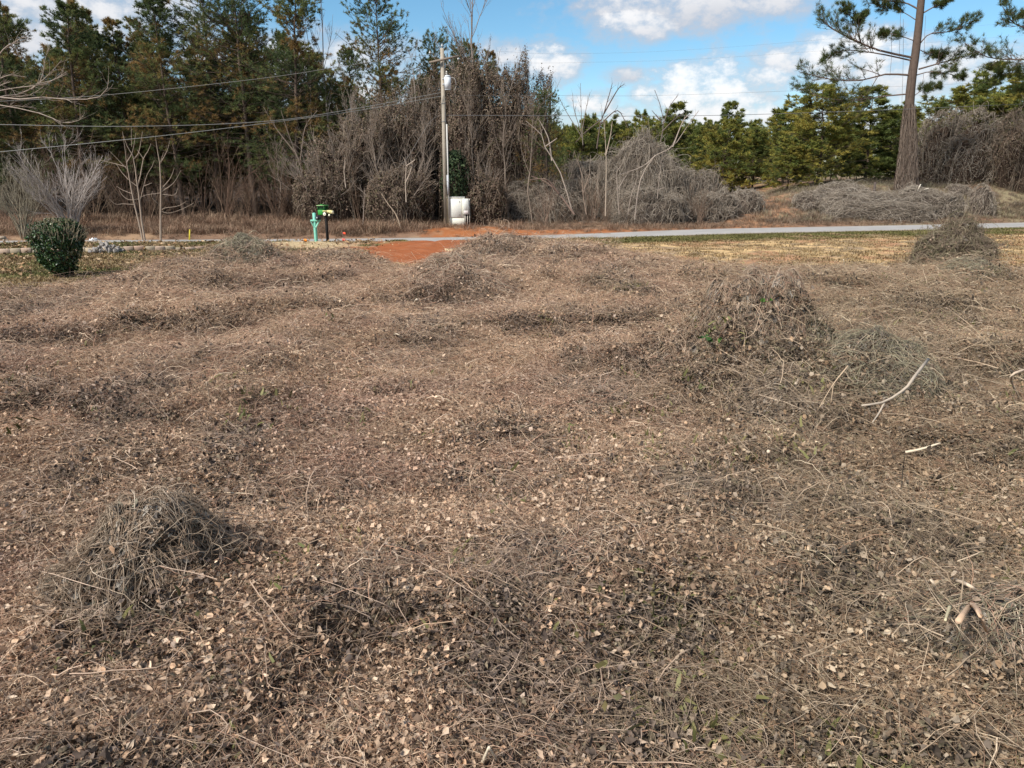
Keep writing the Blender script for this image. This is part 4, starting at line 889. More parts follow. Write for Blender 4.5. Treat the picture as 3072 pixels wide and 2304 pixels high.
stem_tree([cb2(l) for l in ([(535, 1085), (525, 990), (530, 910)], [(525, 990), (535, 930)])], 'short pale broken stem above the tractor mailbox', 46, 14, 0.03, (0.40, 0.32, 0.25), 2)
stem_tree([cb2(l) for l in ([(320, 1100), (270, 950), (220, 820), (160, 640)], [(270, 950), (300, 740), (370, 640)], [(240, 880), (130, 740), (60, 620)])], 'spreading leafless tree in front of the dark pines above the mailboxes', 52, 15, 0.05, (0.20, 0.15, 0.115), 8)
stem_tree([cb2(l) for l in ([(635, 1300), (640, 1180), (645, 1090)],)], 'single pale upright stem right of the tractor mailbox', 45, 16, 0.025, (0.34, 0.27, 0.22), 3)

# many thin grey stems crowd the front of the thicket; nothing tells them apart
sv = [bare_parts(500+i, 4.6, 0.5, 2, (0.34, 0.275, 0.215), (6, 3), r0=0.032) for i in range(3)]; sroot = []
for i in range(26):
    px = 1120+430*((i+rng.uniform(0.1, 0.9))/26); f = hit(px, 481); Y = f[1]+rng.uniform(0.6, 3.2); p = at(px, 400, Y); loc = (p[0], Y, Hs(p[0], Y)); s_c = rng.uniform(0.55, 1.25)*(1.15 if px < 1350 else 0.7)
    lab = 'one of many thin bare stems crowding the front of the grey thicket'
    if i < 3: q = bare('thin_sapling', lab, 'sapling', sv[i], loc, rng.uniform(0, 6), 'thin stems in the thicket', s_c); sroot.append(q)
    else: copy_tree(sroot[i % 3], loc, rng.uniform(0, 6), s_c, lab)

# ---- broomsedge and brush strips beyond the road
p_sedge = [blade_clump(40, 0.5, 0.8, [(1.0, 1.0, 1.0), (0.75, 0.72, 0.7), (1.25, 1.2, 1.15)], rr, 0.010).build('sedge_blade', M['ileaf'], link=False) for _ in range(4)]
def strip(name, label, cat, n, xr, sr, hscale, colr, protos, dens=None):
    x = rng.uniform(*xr, n); s_ = sr[0]+(sr[1]-sr[0])*rng.uniform(0, 1, n)**1.3; y = yfar(x)+s_/0.98
    if dens is not None: k = rng.uniform(0, 1, n) < dens(x, s_); x, y = x[k], y[k]
    m = len(x); c = colmix(m, colr, rng, 0.25)
    return scatter(name, label, cat, np.stack([x, y, H(x, y)-0.02], 1), np.stack([rng.normal(0, .1, m), rng.normal(0, .1, m), rng.uniform(0, 6.28, m)], 1), hscale*rng.uniform(0.5, 1.4, m)*(0.35+1.3*fbm(x*0.45, y*0.45, 33)), rng.integers(0, len(protos), m), np.concatenate([c, np.ones((m, 1))], 1), protos)
strip('broom_sedge', 'tall reddish dry grass along the far side of the road on the left', 'dry grass', 2000, (-34, 1), (1.2, 9), 0.72, [(0.28, 0.175, 0.115), (0.22, 0.140, 0.095), (0.36, 0.255, 0.17)], p_sedge, lambda x, s: 1-0.93*sm(x, -8, -4.5))
strip('verge_grass', 'low brown dead grass between the road and the thicket', 'dry grass', 6200, (-36, 44), (0.15, 9), 0.40, [(0.25, 0.16, 0.105), (0.31, 0.215, 0.145), (0.20, 0.14, 0.095)], p_sedge,
      lambda x, s: np.where((np.hypot((x-c2[0])/4.4, s/3.2) < 1) | (s < 1.6) & (x > -4) & (rng.uniform(0, 1, len(x)) < 0.6), 0.06, 1.0)*sm(s, 0.0, 1.0))
strip('bank_grass', 'greyish rough grass on the rising bank at the right', 'dry grass', 4200, (12, 48), (2.5, 22), 0.5, [(0.25, 0.205, 0.145), (0.30, 0.265, 0.165), (0.21, 0.165, 0.125)], p_sedge, lambda x, s: sm(x, 14, 24)*0.9)
p_br = []
for i in range(4):
    a_, b_ = bare_parts(60+i, 3.6, 1.4, 9, (1.0, 0.85, 0.75), (5, 4), r0=0.022); mb = MB(); mb.V = a_.V+b_.V; mb.C = a_.C+b_.C; mb.F = list(a_.F)+[f+a_.n for f in b_.F]; mb.n = a_.n+b_.n; p_br.append(mb.build('brush_stem', M['istem'], link=False))
strip('brush', 'brown leafless undergrowth along the foot of the dark pines', 'undergrowth', 120, (-42, 2), (6, 17), 1.0, [(0.12, 0.085, 0.065), (0.085, 0.06, 0.045), (0.17, 0.13, 0.10)], p_br)
strip('thicket_brush', 'grey-brown leafless undergrowth within the thicket', 'undergrowth', 70, (1.5, 14), (3.4, 10), 0.62, [(0.25, 0.2, 0.165), (0.19, 0.15, 0.12)], p_br)

# ---- the big vine-clad pine on the right
def cr(pl): return [(2272+x/1.929, y/1.929) for x, y in pl]
def limb_pine(label, trunk, limbs, Y, r0, r1, seed, sheath=True, name='pine_tree', leafd=1.0, dmul=1.0):
    r = np.random.default_rng(seed); tp = [at(*p3(x, y), Y) for x, y in trunk]; b = tp[0].copy(); b[2] = Hs(b[0], Y); tp[0][2] = b[2]-0.3
    t = thing(name, label, 'pine tree', b); P = line(tp, 18)-b
    tr = MB(); V, Q = tubes(P[None], np.linspace(r0, r1, 18)[None], 9); tr.add(V, [Q], (0.105, 0.076, 0.060)); tr.build('trunk', M['bark'], t, smooth=True)
    LB = []; LR = []
    for (ln, dy, rad) in limbs:
        p = line([at(*p3(x, y), Y+dy*(i/(len(ln)-1))) for i, (x, y) in enumerate(ln)], 9)-b; LB.append(p); LR.append(np.linspace(rad, rad*0.3, 9))
    LB = np.array(LB); LR = np.array(LR); br = MB(); V, Q = tubes(LB, LR, 6); br.add(V, [Q], (0.145, 0.105, 0.085))
    T, Tr = kids(LB, LR, 21, 0.28, 1.0, 0.27, 0.7, 6, 0.10, 0.10, r, planar=0.4, minr=0.008); V, Q = tubes(T, Tr, 3); br.add(V, [Q], (0.135, 0.10, 0.08))
    U, Ur = kids(T, Tr, 7, 0.15, 1.0, 0.62, 0.6, 4, 0.05, 0.12, r, minr=0.006); V, Q = tubes(U, Ur, 3); br.add(V, [Q], (0.135, 0.10, 0.08)); br.build('branch', M['bark'], t)
    Ps = []; Ds = []
    for A, k in ((U, 3), (T, 3)):
        n = len(A); kk = A.shape[1]
        for _ in range(k):
            u = r.uniform(0.35, 1, n)*(kk-1.001); i = u.astype(int); f = (u-i)[:, None]; Ps.append(A[np.arange(n), i]*(1-f)+A[np.arange(n), i+1]*f); Ds.append(A[np.arange(n), i+1]-A[np.arange(n), i])
    Ps = np.concatenate(Ps); Ds = unit(np.concatenate(Ds))+np.array([0, 0, 0.2]); keep = r.uniform(0, 1, len(Ps)) < leafd; Ps, Ds = Ps[keep], Ds[keep]
    C = colmix(len(Ps), [(0.055, 0.082, 0.026), (0.085, 0.115, 0.034), (0.13, 0.145, 0.042), (0.15, 0.105, 0.042)], r, 0.25, [0.35, 0.33, 0.22, 0.10])
    V, F, C = tufts(Ps, Ds, 7, 0.30, 0.020, C, r, 0.6); MB().add(V, [F], C).build('needles', M['needle'], t)
    if sheath:                                                 # vines climbing the lower trunk
        n = 900; a = r.uniform(0, 6.28, n); z1 = r.uniform(1.5, 6.8, n); K = 10; tt = np.linspace(0, 1, K); zz = tt[None]*z1[:, None]
        tr_ = np.interp(zz, [0, 1.0, 4.5, 7], [0.95, 0.72, 0.52, 0.36])*r.uniform(0.75, 1.1, n)[:, None]*(1+r.normal(0, 0.07, (n, K))); aa = a[:, None]+np.cumsum(r.normal(0, 0.16, (n, K)), 1)
        cx = np.interp(zz, P[:, 2], P[:, 0]); cy = np.interp(zz, P[:, 2], P[:, 1])
        S_p = np.stack([cx+np.cos(aa)*tr_, cy+np.sin(aa)*tr_, zz], -1); V, Q = tubes(S_p, 0.016*r.uniform(0.5, 1.5, n)[:, None]*np.ones((1, K)), 3)
        MB().add(V, [Q], rep(colmix(n, [(0.16, 0.12, 0.093), (0.115, 0.085, 0.065), (0.22, 0.172, 0.135)], r, 0.2), K*3)).build('vine_stems', M['wood'], t)
        core = np.array([[cx_, cy_, z_] for z_, cx_, cy_ in zip(np.linspace(-0.2, 6.6, 8), np.interp(np.linspace(0, 6.6, 8), P[:, 2], P[:, 0]), np.interp(np.linspace(0, 6.6, 8), P[:, 2], P[:, 1]))])
        V, Q = tubes(core[None], np.linspace(0.74, 0.30, 8)[None], 14); MB().add(V, [Q], (0.085, 0.062, 0.048)).build('vine_core', M['core'], t)
        dg = MB()
        for (x, y0, y1) in ((845, 110, 600), (775, 190, 440), (830, 60, 330), (960, 420, 560), (975, 90, 300), (880, 330, 560), (690, 330, 460), (1070, 250, 420)):
            a0 = at(*p3(*cr([(x, y0)])[0]), Y-0.3)-b; a1 = at(*p3(*cr([(x-8, y1)])[0]), Y-0.3)-b
            V, Q = tubes(line([a0, (a0+a1)/2+r.normal(0, 0.12, 3), a1], 8)[None], np.full((1, 8), 0.014), 3); dg.add(V, [Q], (0.17, 0.13, 0.105))
        dg.build('hanging_vine', M['wood'], t)
    return t
limbsR = [([(905, 335), (700, 290), (560, 230), (440, 170), (370, 110)], -1.0, .085), ([(890, 350), (700, 310), (520, 290), (410, 320)], 1.2, .06), ([(885, 435), (740, 430), (600, 465), (430, 460), (240, 415)], -0.8, .08),
          ([(860, 545), (700, 560), (560, 580), (400, 570), (250, 515)], 0.9, .06), ([(935, 400), (1040, 370), (1180, 330), (1330, 280)], 0.8, .07), ([(920, 435), (1000, 415), (1100, 425), (1180, 450)], -0.6, .045),
          ([(935, 260), (1000, 195), (1130, 180), (1260, 110)], -1.2, .05), ([(925, 50), (850, 15), (700, 0), (540, -30)], 0.5, .06), ([(950, 80), (1040, 30), (1140, -20)], -0.8, .06), ([(925, 120), (830, 65), (690, 30)], 0.6, .035),
          ([(920, 240), (800, 200), (700, 190)], -0.8, .035), ([(945, 290), (1000, 320), (1080, 330)], 0.9, .03), ([(900, 560), (960, 520), (1050, 500)], -0.5, .035), ([(600, 245), (560, 120), (480, 40)], -0.6, .04), ([(560, 232), (600, 130), (640, 70)], -0.4, .035)]
limbsR = [(cr(l), d, r_) for l, d, r_ in limbsR]
limb_pine('tall pine with vine-sheathed lower trunk standing on the right bank', cr([(870, 1085), (875, 800), (880, 600), (895, 440), (912, 330), (930, 180), (948, 0), (965, -160), (975, -300)]), limbsR, 58, 0.38, 0.21, 71)
limb2 = [(cr(l), d, r_) for l, d, r_ in (([(1720, 330), (1600, 340), (1480, 345), (1330, 330), (1200, 250)], -0.6, .07), ([(1740, 250), (1600, 180), (1480, 130), (1420, 40)], 0.8, .07), ([(1740, 420), (1600, 430), (1480, 420), (1390, 440)], 0.5, .05), ([(1730, 150), (1620, 120), (1530, 90)], 0.5, .05), ([(1720, 480), (1600, 500), (1500, 520)], 0.2, .05))]
limb_pine('pine outside the right edge whose limbs reach into the picture', cr([(1760, 1050), (1750, 700), (1740, 400), (1735, 150), (1730, -100)]), limb2, 56, 0.34, 0.22, 72, False)

# ------------------------------------------------------------------ near vine mounds in the field
G6 = 'mounds of dead vines in the field'
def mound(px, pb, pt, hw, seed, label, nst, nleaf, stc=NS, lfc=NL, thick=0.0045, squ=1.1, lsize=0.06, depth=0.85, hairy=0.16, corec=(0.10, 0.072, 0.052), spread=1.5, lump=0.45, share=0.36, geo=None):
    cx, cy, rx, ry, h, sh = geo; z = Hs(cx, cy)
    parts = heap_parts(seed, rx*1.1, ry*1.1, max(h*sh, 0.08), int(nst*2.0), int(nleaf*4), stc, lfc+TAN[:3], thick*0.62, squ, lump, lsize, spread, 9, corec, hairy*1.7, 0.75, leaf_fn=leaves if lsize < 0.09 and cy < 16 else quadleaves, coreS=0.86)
    return heap('vine_mound', label, 'vine mound', parts, (cx, cy, z), 0.0, G6)
for sp, ge in zip(MOUND_SPECS, MOUND_GEO): mound(*sp[0], **sp[1], geo=ge)

# evergreen bush with several stems
bb = hit(140, 600); t = thing('evergreen_bush', 'dark glossy evergreen bush with bare stems at its foot on the lawn', 'bush', bb)
r = np.random.default_rng(81); bw = abs(at(190, 600, bb[1])[0]-at(72, 600, bb[1])[0])/2; bh = at(132, 478, bb[1])[2]-bb[2]
n = 9000; d = unit(r.normal(size=(n, 3))); rad = r.uniform(0.55, 1.0, n)**0.4; lum = 1+0.9*(fbm(d[:, 0]*2.2+d[:, 2]*1.5+9, d[:, 1]*2.2+d[:, 2]*2+5, 3)-0.5)
P = d*(rad*lum)[:, None]*np.array([bw*0.98, bw*0.85, bh*0.47])+np.array([0, 0, bh*0.56])
P[:, 2] = bh*(0.5+0.5*np.sign(P[:, 2]/bh-0.5)*np.abs(2*np.clip(P[:, 2]/bh, 0, 1.05)-1)**0.75); squeeze = np.interp(P[:, 2]/bh, [0, 0.12, 0.3, 0.6, 0.85, 1], [0.50, 0.64, 0.72, 0.80, 0.87, 0.95]); P[:, :2] *= squeeze[:, None]
hole = (P[:, 0] > 0.25*bw) & (P[:, 2] < 0.42*bh) & (r.uniform(0, 1, n) < 0.75); P = P[~hole]; d = d[~hole]; n = len(P)
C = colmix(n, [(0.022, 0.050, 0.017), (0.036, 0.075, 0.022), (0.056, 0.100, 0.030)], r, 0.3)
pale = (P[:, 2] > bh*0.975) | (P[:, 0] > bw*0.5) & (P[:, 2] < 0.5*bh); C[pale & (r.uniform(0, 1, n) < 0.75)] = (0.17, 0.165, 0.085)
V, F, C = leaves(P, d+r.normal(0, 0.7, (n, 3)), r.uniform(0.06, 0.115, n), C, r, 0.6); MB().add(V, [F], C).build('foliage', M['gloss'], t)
k = 9; a = r.uniform(0, 6.28, k); S = np.stack([np.cos(a)*0.22, np.sin(a)*0.18, np.full(k, -0.1)], 1); E = np.stack([np.cos(a)*bw*0.6, np.sin(a)*bw*0.5, np.full(k, bh*0.7)], 1)
P = np.stack([S*(1-q)+E*q+r.normal(0, 0.03, (k, 3)) for q in np.linspace(0, 1, 6)], 1); Rd = 0.028*np.linspace(1, 0.4, 6)[None]*np.ones((k, 1))
st = MB(); V, Q = tubes(P, Rd, 6); st.add(V, [Q], (0.15, 0.10, 0.07)); A, Ar = kids(P, Rd, 8, 0.2, 1, 0.5, 0.6, 5, 0.05, 0.12, r); V, Q = tubes(A, Ar, 3); st.add(V, [Q], (0.19, 0.14, 0.10)); st.build('stem', M['bark'], t)
# pale leafless shoots along its top
k = 420; a = r.uniform(0, 6.28, k); q = np.sqrt(r.uniform(0, 1, k)); S = np.stack([np.cos(a)*bw*q, np.sin(a)*bw*0.8*q, bh*(1.0-0.25*q**2)], 1)
D = unit(np.stack([np.cos(a)*q*0.7, np.sin(a)*q*0.7, np.full(k, 1.0)], 1)+r.normal(0, 0.3, (k, 3))); P = np.stack([S-D*0.25, S, S+D*r.uniform(0.02, 0.22, (k, 1))], 1)
V, Q = tubes(P, np.full((k, 3), 0.006), 3); MB().add(V, [Q], (0.26, 0.22, 0.15)).build('twig', M['wood'], t)

# block edging: a row of concrete blocks, each a part
wp = [hit(0, 549), hit(120, 547), hit(240, 545), hit(392, 541.5), hit(450, 538)]
wl = line(wp, 200); seg = np.concatenate([[0], np.cumsum(np.linalg.norm(np.diff(wl[:, :2], axis=0), axis=1))])
t = thing('block_wall', 'single low row of pinkish tan concrete blocks edging the lawn', 'garden wall', wp[0]); r = np.random.default_rng(91); base_b = {}
bcol = [(0.37, 0.30, 0.21), (0.40, 0.275, 0.20), (0.33, 0.285, 0.215), (0.42, 0.31, 0.23)]
for j in range(4):
    base_b[j] = box(MB(), (0, 0, 0), (0.395, 0.19, 0.24), bcol[j], bev=0.012).build('block', M['dull'], link=False).data
sidx = 0.2-0.41*2
while sidx < seg[-1]:
    x = np.interp(sidx, seg, wl[:, 0]); y = np.interp(sidx, seg, wl[:, 1])
    if sidx < 0: x = wl[0, 0]+sidx; y = wl[0, 1]
    q = bpy.data.objects.new('block', base_b[int(r.integers(0, 4))]); sc.collection.objects.link(q); q.parent = t
    dx = np.interp(sidx+0.2, seg, wl[:, 0])-np.interp(sidx-0.2, seg, wl[:, 0]); dy = np.interp(sidx+0.2, seg, wl[:, 1])-np.interp(sidx-0.2, seg, wl[:, 1])
    sink = 0.0 if sidx < 0.86*seg[-1] else 0.07
    q.location = (x-wp[0][0]+r.normal(0, 0.012), y-wp[0][1]+r.normal(0, 0.012), Hs(x, y)-wp[0][2]+0.10-sink+r.normal(0, 0.008)); q.rotation_euler = (r.normal(0, 0.02), r.normal(0, 0.02), math.atan2(dy, dx if dx else 1)+r.normal(0, 0.03))
    sidx += 0.408+abs(r.normal(0, 0.006))

# rubble
rb = hit(216, 551); t = thing('rubble_pile', 'heap of broken grey concrete pieces beside the evergreen bush', 'rubble pile', rb); r = np.random.default_rng(92); import bmesh
stones = []
for j in range(6):
    bm = bmesh.new(); vs = [bm.verts.new(v) for v in unit(r.normal(size=(14, 3)))*r.uniform(0.6, 1, (14, 1))*np.array([0.19, 0.15, 0.09])]
    bmesh.ops.convex_hull(bm, input=vs); me = bpy.data.meshes.new('stone'); bm.to_mesh(me); bm.free()
    a_ = me.attributes.new('Col', 'FLOAT_COLOR', 'POINT'); c_ = r.uniform(0.16, 0.34); a_.data.foreach_set('color', np.tile([c_*1.08, c_*0.97, c_*0.87, 1], len(me.vertices)).astype(np.float32)); me.materials.append(M['rock']); stones.append(me)
pw_ = abs(at(250, 551, rb[1])[0]-at(186, 551, rb[1])[0])/2
for j in range(46):
    q = bpy.data.objects.new('stone', stones[j % 6]); sc.collection.objects.link(q); q.parent = t
    a_ = r.uniform(0, 6.28); d_ = math.sqrt(r.uniform(0, 1)); hh = (1-d_)*0.55*r.uniform(0.3, 1)
    q.location = (math.cos(a_)*d_*pw_, 0.55+math.sin(a_)*d_*0.6, 0.06+hh); q.rotation_euler = tuple(r.uniform(0, 3, 3)); s = r.uniform(0.6, 1.25); q.scale = (s, s, s)

# ------------------------------------------------------------------ utility pole, transformer, wires
pb = hit(967, 474); PY = 48.5; pb = at(964, 473, PY); pb[2] = Hs(pb[0], PY); ptop = at(955, 104, PY)
t = thing('utility_pole', 'weathered grey wooden utility pole with crossarm and conduit', 'utility pole', pb)
pd = ptop-pb; mb = cyl(MB(), (0, 0, -0.4), tuple(pd), 0.165, 0.115, (0.33, 0.285, 0.225), 14); mb.build('pole', M['dull'], t, smooth=False)
def onp(f): return pd*f
arm = MB(); a0 = at(927, 121, PY-0.25)-pb; a1 = at(992, 135, PY-0.25)-pb; cen = (a0+a1)/2
dv = a1-a0; box(arm, cen, (np.linalg.norm(dv), 0.10, 0.12), (0.20, 0.16, 0.125), tilt=math.atan2(dv[2], dv[0])); arm.build('crossarm', M['dull'], t)
for f in (0.03, 0.5, 0.97):
    q = a0+dv*f+np.array([0, 0, 0.06]) if f != 0.5 else pd.copy(); ins = MB(); cyl(ins, q, q+np.array([0, 0, 0.10]), 0.02, 0.02, (0.2, 0.2, 0.2), 8); cyl(ins, q+[0, 0, .09], q+[0, 0, 0.17], 0.05, 0.065, (0.55, 0.53, 0.50), 10); cyl(ins, q+[0, 0, .17], q+[0, 0, 0.24], 0.045, 0.03, (0.55, 0.53, 0.50), 10); ins.build('insulator', M['paint'], t)
br = MB()
for s in (0.12, 0.85): V, Q = tubes(np.array([[a0+dv*s+[0, 0.06, 0], onp(0.90)+[0, -0.14, 0]]]), np.full((1, 2), 0.018), 4); br.add(V, [Q], (0.22, 0.2, 0.18))
br.build('brace', M['dull'], t)
cd = MB(); c0 = at(970.5, 478, PY-0.25)-pb; c0[2] = 0.02; c1 = at(965, 268, PY-0.25)-pb; cyl(cd, c0, c1, 0.045, 0.045, (0.50, 0.48, 0.44), 8); cyl(cd, c1, c1+np.array([-0.12, 0, 0.28]), 0.045, 0.03, (0.08, 0.08, 0.08), 8); cd.build('conduit', M['paint'], t)
mg = MB(); m0 = at(968.5, 420, PY-0.28)-pb; m1 = at(967, 378, PY-0.28)-pb; cyl(mg, m0, m1, 0.075, 0.075, (0.45, 0.46, 0.47), 10); mg.build('conduit_guard', M['paint'], t)
for f in (0.60, 0.70):
    mg = MB(); cyl(mg, onp(f)-np.array([0, 0, 0.03]), onp(f)+np.array([0, 0, 0.03]), 0.165-0.05*f+0.012, 0.165-0.05*f+0.012, (0.25, 0.24, 0.22), 14); mg.build('band', M['paint'], t)
# transformer hangs on the pole
tp_ = at(967.5, 193, PY-0.22); t2 = thing('transformer', 'pale grey drum transformer hanging high on the utility pole', 'transformer', tp_)
th_ = at(967, 163, PY)[2]-at(967, 193, PY)[2]; tr_ = (at(974.5, 180, PY)[0]-at(960.5, 180, PY)[0])/2
mb = MB(); cyl(mb, (0, 0, 0), (0, 0, th_*0.9), tr_, tr_, (0.62, 0.64, 0.66), 20); cyl(mb, (0, 0, th_*0.9), (0, 0, th_), tr_*1.06, tr_*0.75, (0.58, 0.60, 0.62), 20); cyl(mb, (0, 0, -0.05), (0, 0, 0), tr_*0.94, tr_*0.98, (0.45, 0.47, 0.49), 20); mb.build('tank', M['paint'], t2)
mb = MB(); q = np.array([-tr_*0.3, 0, th_]); cyl(mb, q, q+[0, 0, 0.26], 0.05, 0.04, (0.50, 0.47, 0.42), 10); cyl(mb, q+[0, 0, 0.08], q+[0, 0, 0.1], 0.075, 0.075, (0.5, 0.47, 0.42), 10); cyl(mb, q+[0, 0, 0.16], q+[0, 0, 0.18], 0.07, 0.07, (0.5, 0.47, 0.42), 10); mb.build('bushing', M['paint'], t2)
for q in (0.35, 0.75): box(MB(), (-tr_-0.06, 0, th_*q), (0.14, 0.08, 0.10), (0.35, 0.35, 0.35)).build('bracket', M['paint'], t2)
mb = MB(); V, Q = tubes(line([(tr_, 0, th_*0.85), (tr_+0.25, -0.05, th_*0.75), (tr_+0.32, -0.05, th_*0.25), (tr_+0.22, 0, -0.05)], 8)[None], np.full((1, 8), 0.022), 5); mb.add(V, [Q], (0.30, 0.28, 0.26)); mb.build('lead', M['wire'], t2)
# wires: (start at the pole, points through, colour, radius, label)
def wire(pts, Ys, rad, colr, label):
    rad *= 0.62; colr = tuple(0.6*c for c in colr)
    P = line([at(x, y, Y) for (x, y), Y in zip(pts, Ys)], 26); b = P[0]; V, Q = tubes((P-b)[None], np.full((1, 26), rad), 5)
    o = mk('wire', V, [Q], M['wire'], colr, loc=b); return tag(o, label, 'wire', 'wires on the utility pole')
YL = [PY-0.25, 45.5, 42.5, 39.5, 37.5]
wire([(928, 118), (760, 140), (576, 168), (231, 205), (-60, 222)], YL, 0.020, (0.40, 0.38, 0.34), 'highest wire running left from the crossarm across the pines')
wire([(953, 200), (760, 236), (576, 262), (284, 273), (-60, 268)], YL, 0.026, (0.40, 0.39, 0.36), 'slack middle cable running left below the crossarm wire, nearly level at the left edge')
wire([(953, 208), (760, 241), (576, 266), (325, 296), (-60, 334)], YL, 0.026, (0.42, 0.41, 0.37), 'lowest cable sloping down to the left edge in front of the pines')
wire([(957, 206), (1090, 206), (1170, 206), (1500, 204), (2290, 172)], [PY, 50, 51, 55, 62], 0.010, (0.30, 0.28, 0.26), 'upper thin wire running right from below the transformer')
wire([(958, 249), (1200, 250), (1500, 250), (1850, 240), (2290, 221)], [PY, 50.2, 52.2, 55.4, 58.5], 0.026, (0.24, 0.24, 0.24), 'long cable crossing the sky to the right past the vine-clad pine')
wire([(991, 133), (1080, 135), (1250, 135), (1600, 122), (2290, 70)], [PY-0.25, 50, 53, 58, 68], 0.006, (0.35, 0.34, 0.33), 'thin wire running right from the end of the crossarm')
wire([(956, 102), (1080, 111), (1250, 116), (1600, 100), (2290, 40)], [PY, 50, 53, 58, 68], 0.006, (0.35, 0.34, 0.33), 'topmost thin wire running right from the pole tip')
wire([(953, 248), (930, 262), (905, 300), (880, 340), (838, 385)], [PY, 48.2, 47.8, 47.5, 47.6], 0.022, (0.28, 0.25, 0.22), 'drooping service cable dropping left from the pole into the brush')

# ------------------------------------------------------------------ utility cabinet
cb_ = hit(*p3(1371, 676)); CY = cb_[1]; W_ = lambda px3: px3*2212/3072*K_*CY/F_PX/1.0
t = thing('utility_cabinet', 'large off-white utility cabinet beside the pole on red clay', 'utility cabinet', cb_, rz=0.06)
WH = (0.80, 0.78, 0.66); cw = 1.06; ch = 1.83
x0 = W_(1344-1397)/0.98
mb = MB(); box(mb, (0, 0.35, 0.24), (cw*0.96, 0.70, 0.48), WH, bev=0.015); mb.build('base', M['paint'], t)
mb = MB(); box(mb, (0, 0.35, 0.485+(ch-0.54)/2), (cw, 0.74, ch-0.54), WH, bev=0.015); mb.build('body', M['paint'], t)
mb = MB(); box(mb, (0, 0.35, ch-0.025), (cw+0.07, 0.82, 0.055), (0.70, 0.70, 0.64), bev=0.015); mb.build('lid', M['paint'], t)
mb = MB(); box(mb, (-0.10, -0.032, 0.53+(ch-0.66)/2), (cw*0.78, 0.020, ch-0.66), (0.79, 0.78, 0.70), bev=0.006); d_o = mb.build('door', M['paint'], t)
for hz in (0.68, 1.52):
    mb = MB(); box(mb, (0.20, -0.055, hz), (0.035, 0.022, 0.07), (0.10, 0.10, 0.10), bev=0.004); mb.build('latch', M['paint'], d_o)
mx_ = W_(1410-1360)
t3 = thing('meter_box', 'pale meter box on posts at the right side of the utility cabinet', 'meter box', cb_+np.array([0.62, -0.02, 0]))
mb = MB(); box(mb, (0, 0, 1.22), (0.36, 0.22, 1.0), (0.64, 0.64, 0.58), bev=0.012); bo = mb.build('box', M['paint'], t3)
mb = MB(); box(mb, (-0.03, -0.118, 1.30), (0.25, 0.012, 0.62), (0.60, 0.61, 0.56), bev=0.004); mb.build('cover', M['paint'], t3)
mb = MB(); box(mb, (0.0, -0.118, 0.86), (0.28, 0.012, 0.18), (0.62, 0.55, 0.52), bev=0.004); mb.build('cover', M['paint'], t3)
for xx in (-0.06, 0.09):
    mb = MB(); cyl(mb, (xx, 0, -0.1), (xx, 0, 0.73), 0.03, 0.03, (0.42, 0.38, 0.33), 8); mb.build('post', M['dull'], t3)
mb = MB(); box(mb, (0.235, 0.02, 0.83), (0.05, 0.07, 1.76), (0.60, 0.56, 0.47)); mb.build('board', M['dull'], t3)
# orange marker whip behind the cabinet
mk_ = at(1003, 425, CY+0.9); mb = MB(); zb = Hs(mk_[0]+0.2, CY+0.9); cyl(mb, (0.12, 0, 0), at(999, 405, CY+0.9)-np.array([mk_[0], CY+0.9, zb]), 0.028, 0.028, (0.33, 0.30, 0.26), 8); mb2 = MB()
t4 = thing('marker_post', 'thin orange-topped marker post leaning behind the utility cabinet', 'marker post', (mk_[0], CY+0.9, zb)); mb.build('shaft', M['paint'], t4)
p0 = at(999, 405, CY+0.9)-np.array([mk_[0], CY+0.9, zb]); p1 = at(995, 385, CY+0.9)-np.array([mk_[0], CY+0.9, zb]); cyl(mb2, p0, p1, 0.03, 0.03, (0.62, 0.29, 0.06), 8); mb2.build('sleeve', M['paint'], t4)

# ------------------------------------------------------------------ mailboxes
mb_ = at(683, 519, 37.2); mb_[2] = Hs(mb_[0], 37.2); MINT = (0.20, 0.52, 0.40)
t = thing('mailbox', 'mint green wooden mailbox post carrying a small black box', 'mailbox', mb_)
top_ = at(*p3(880+515/8.295, 560+660/8.295), 37.2)-mb_; hgt = top_[2]
mb = MB(); P = np.array([[[0, 0, -0.2], [top_[0]*0.4, 0, hgt*0.5], [top_[0], 0, hgt]]]); V, Q = tubes(P, np.full((1, 3), 0.09), 4); V2 = np.vstack([V, [top_+[0, 0, 0.03]]]); mb.add(V2, [Q, np.array([[8, 9, 12], [9, 10, 12], [10, 11, 12], [11, 8, 12]])], MINT); mb.build('post', M['dull'], t)
mb = MB(); az_ = hgt*0.745; box(mb, (0.06+top_[0]*0.7, -0.07, az_), (0.50, 0.09, 0.085), MINT, bev=0.006); mb.build('arm', M['dull'], t)
mb = MB(); V, Q = tubes(np.array([[[0.24, -0.06, az_-0.03], [0.06, -0.06, hgt*0.50]]]), np.full((1, 2), 0.04), 4); mb.add(V, [Q], (0.28, 0.56, 0.44)); V, Q = tubes(np.array([[[-0.18, -0.06, az_-0.03], [-0.05, -0.06, hgt*0.52]]]), np.full((1, 2), 0.035), 4); mb.add(V, [Q], (0.18, 0.42, 0.33)); mb.build('brace', M['dull'], t)
mb = MB(); bx = 0.20; V = []; n_ = 9                           # rounded-top box seen end on
for yy in (-0.24, 0.24):
    V += [(bx-0.085, yy, az_+0.045), (bx+0.085, yy, az_+0.045)]+[(bx+0.085*math.cos(a), yy, az_+0.15+0.085*math.sin(a)) for a in np.linspace(0, math.pi, n_)]
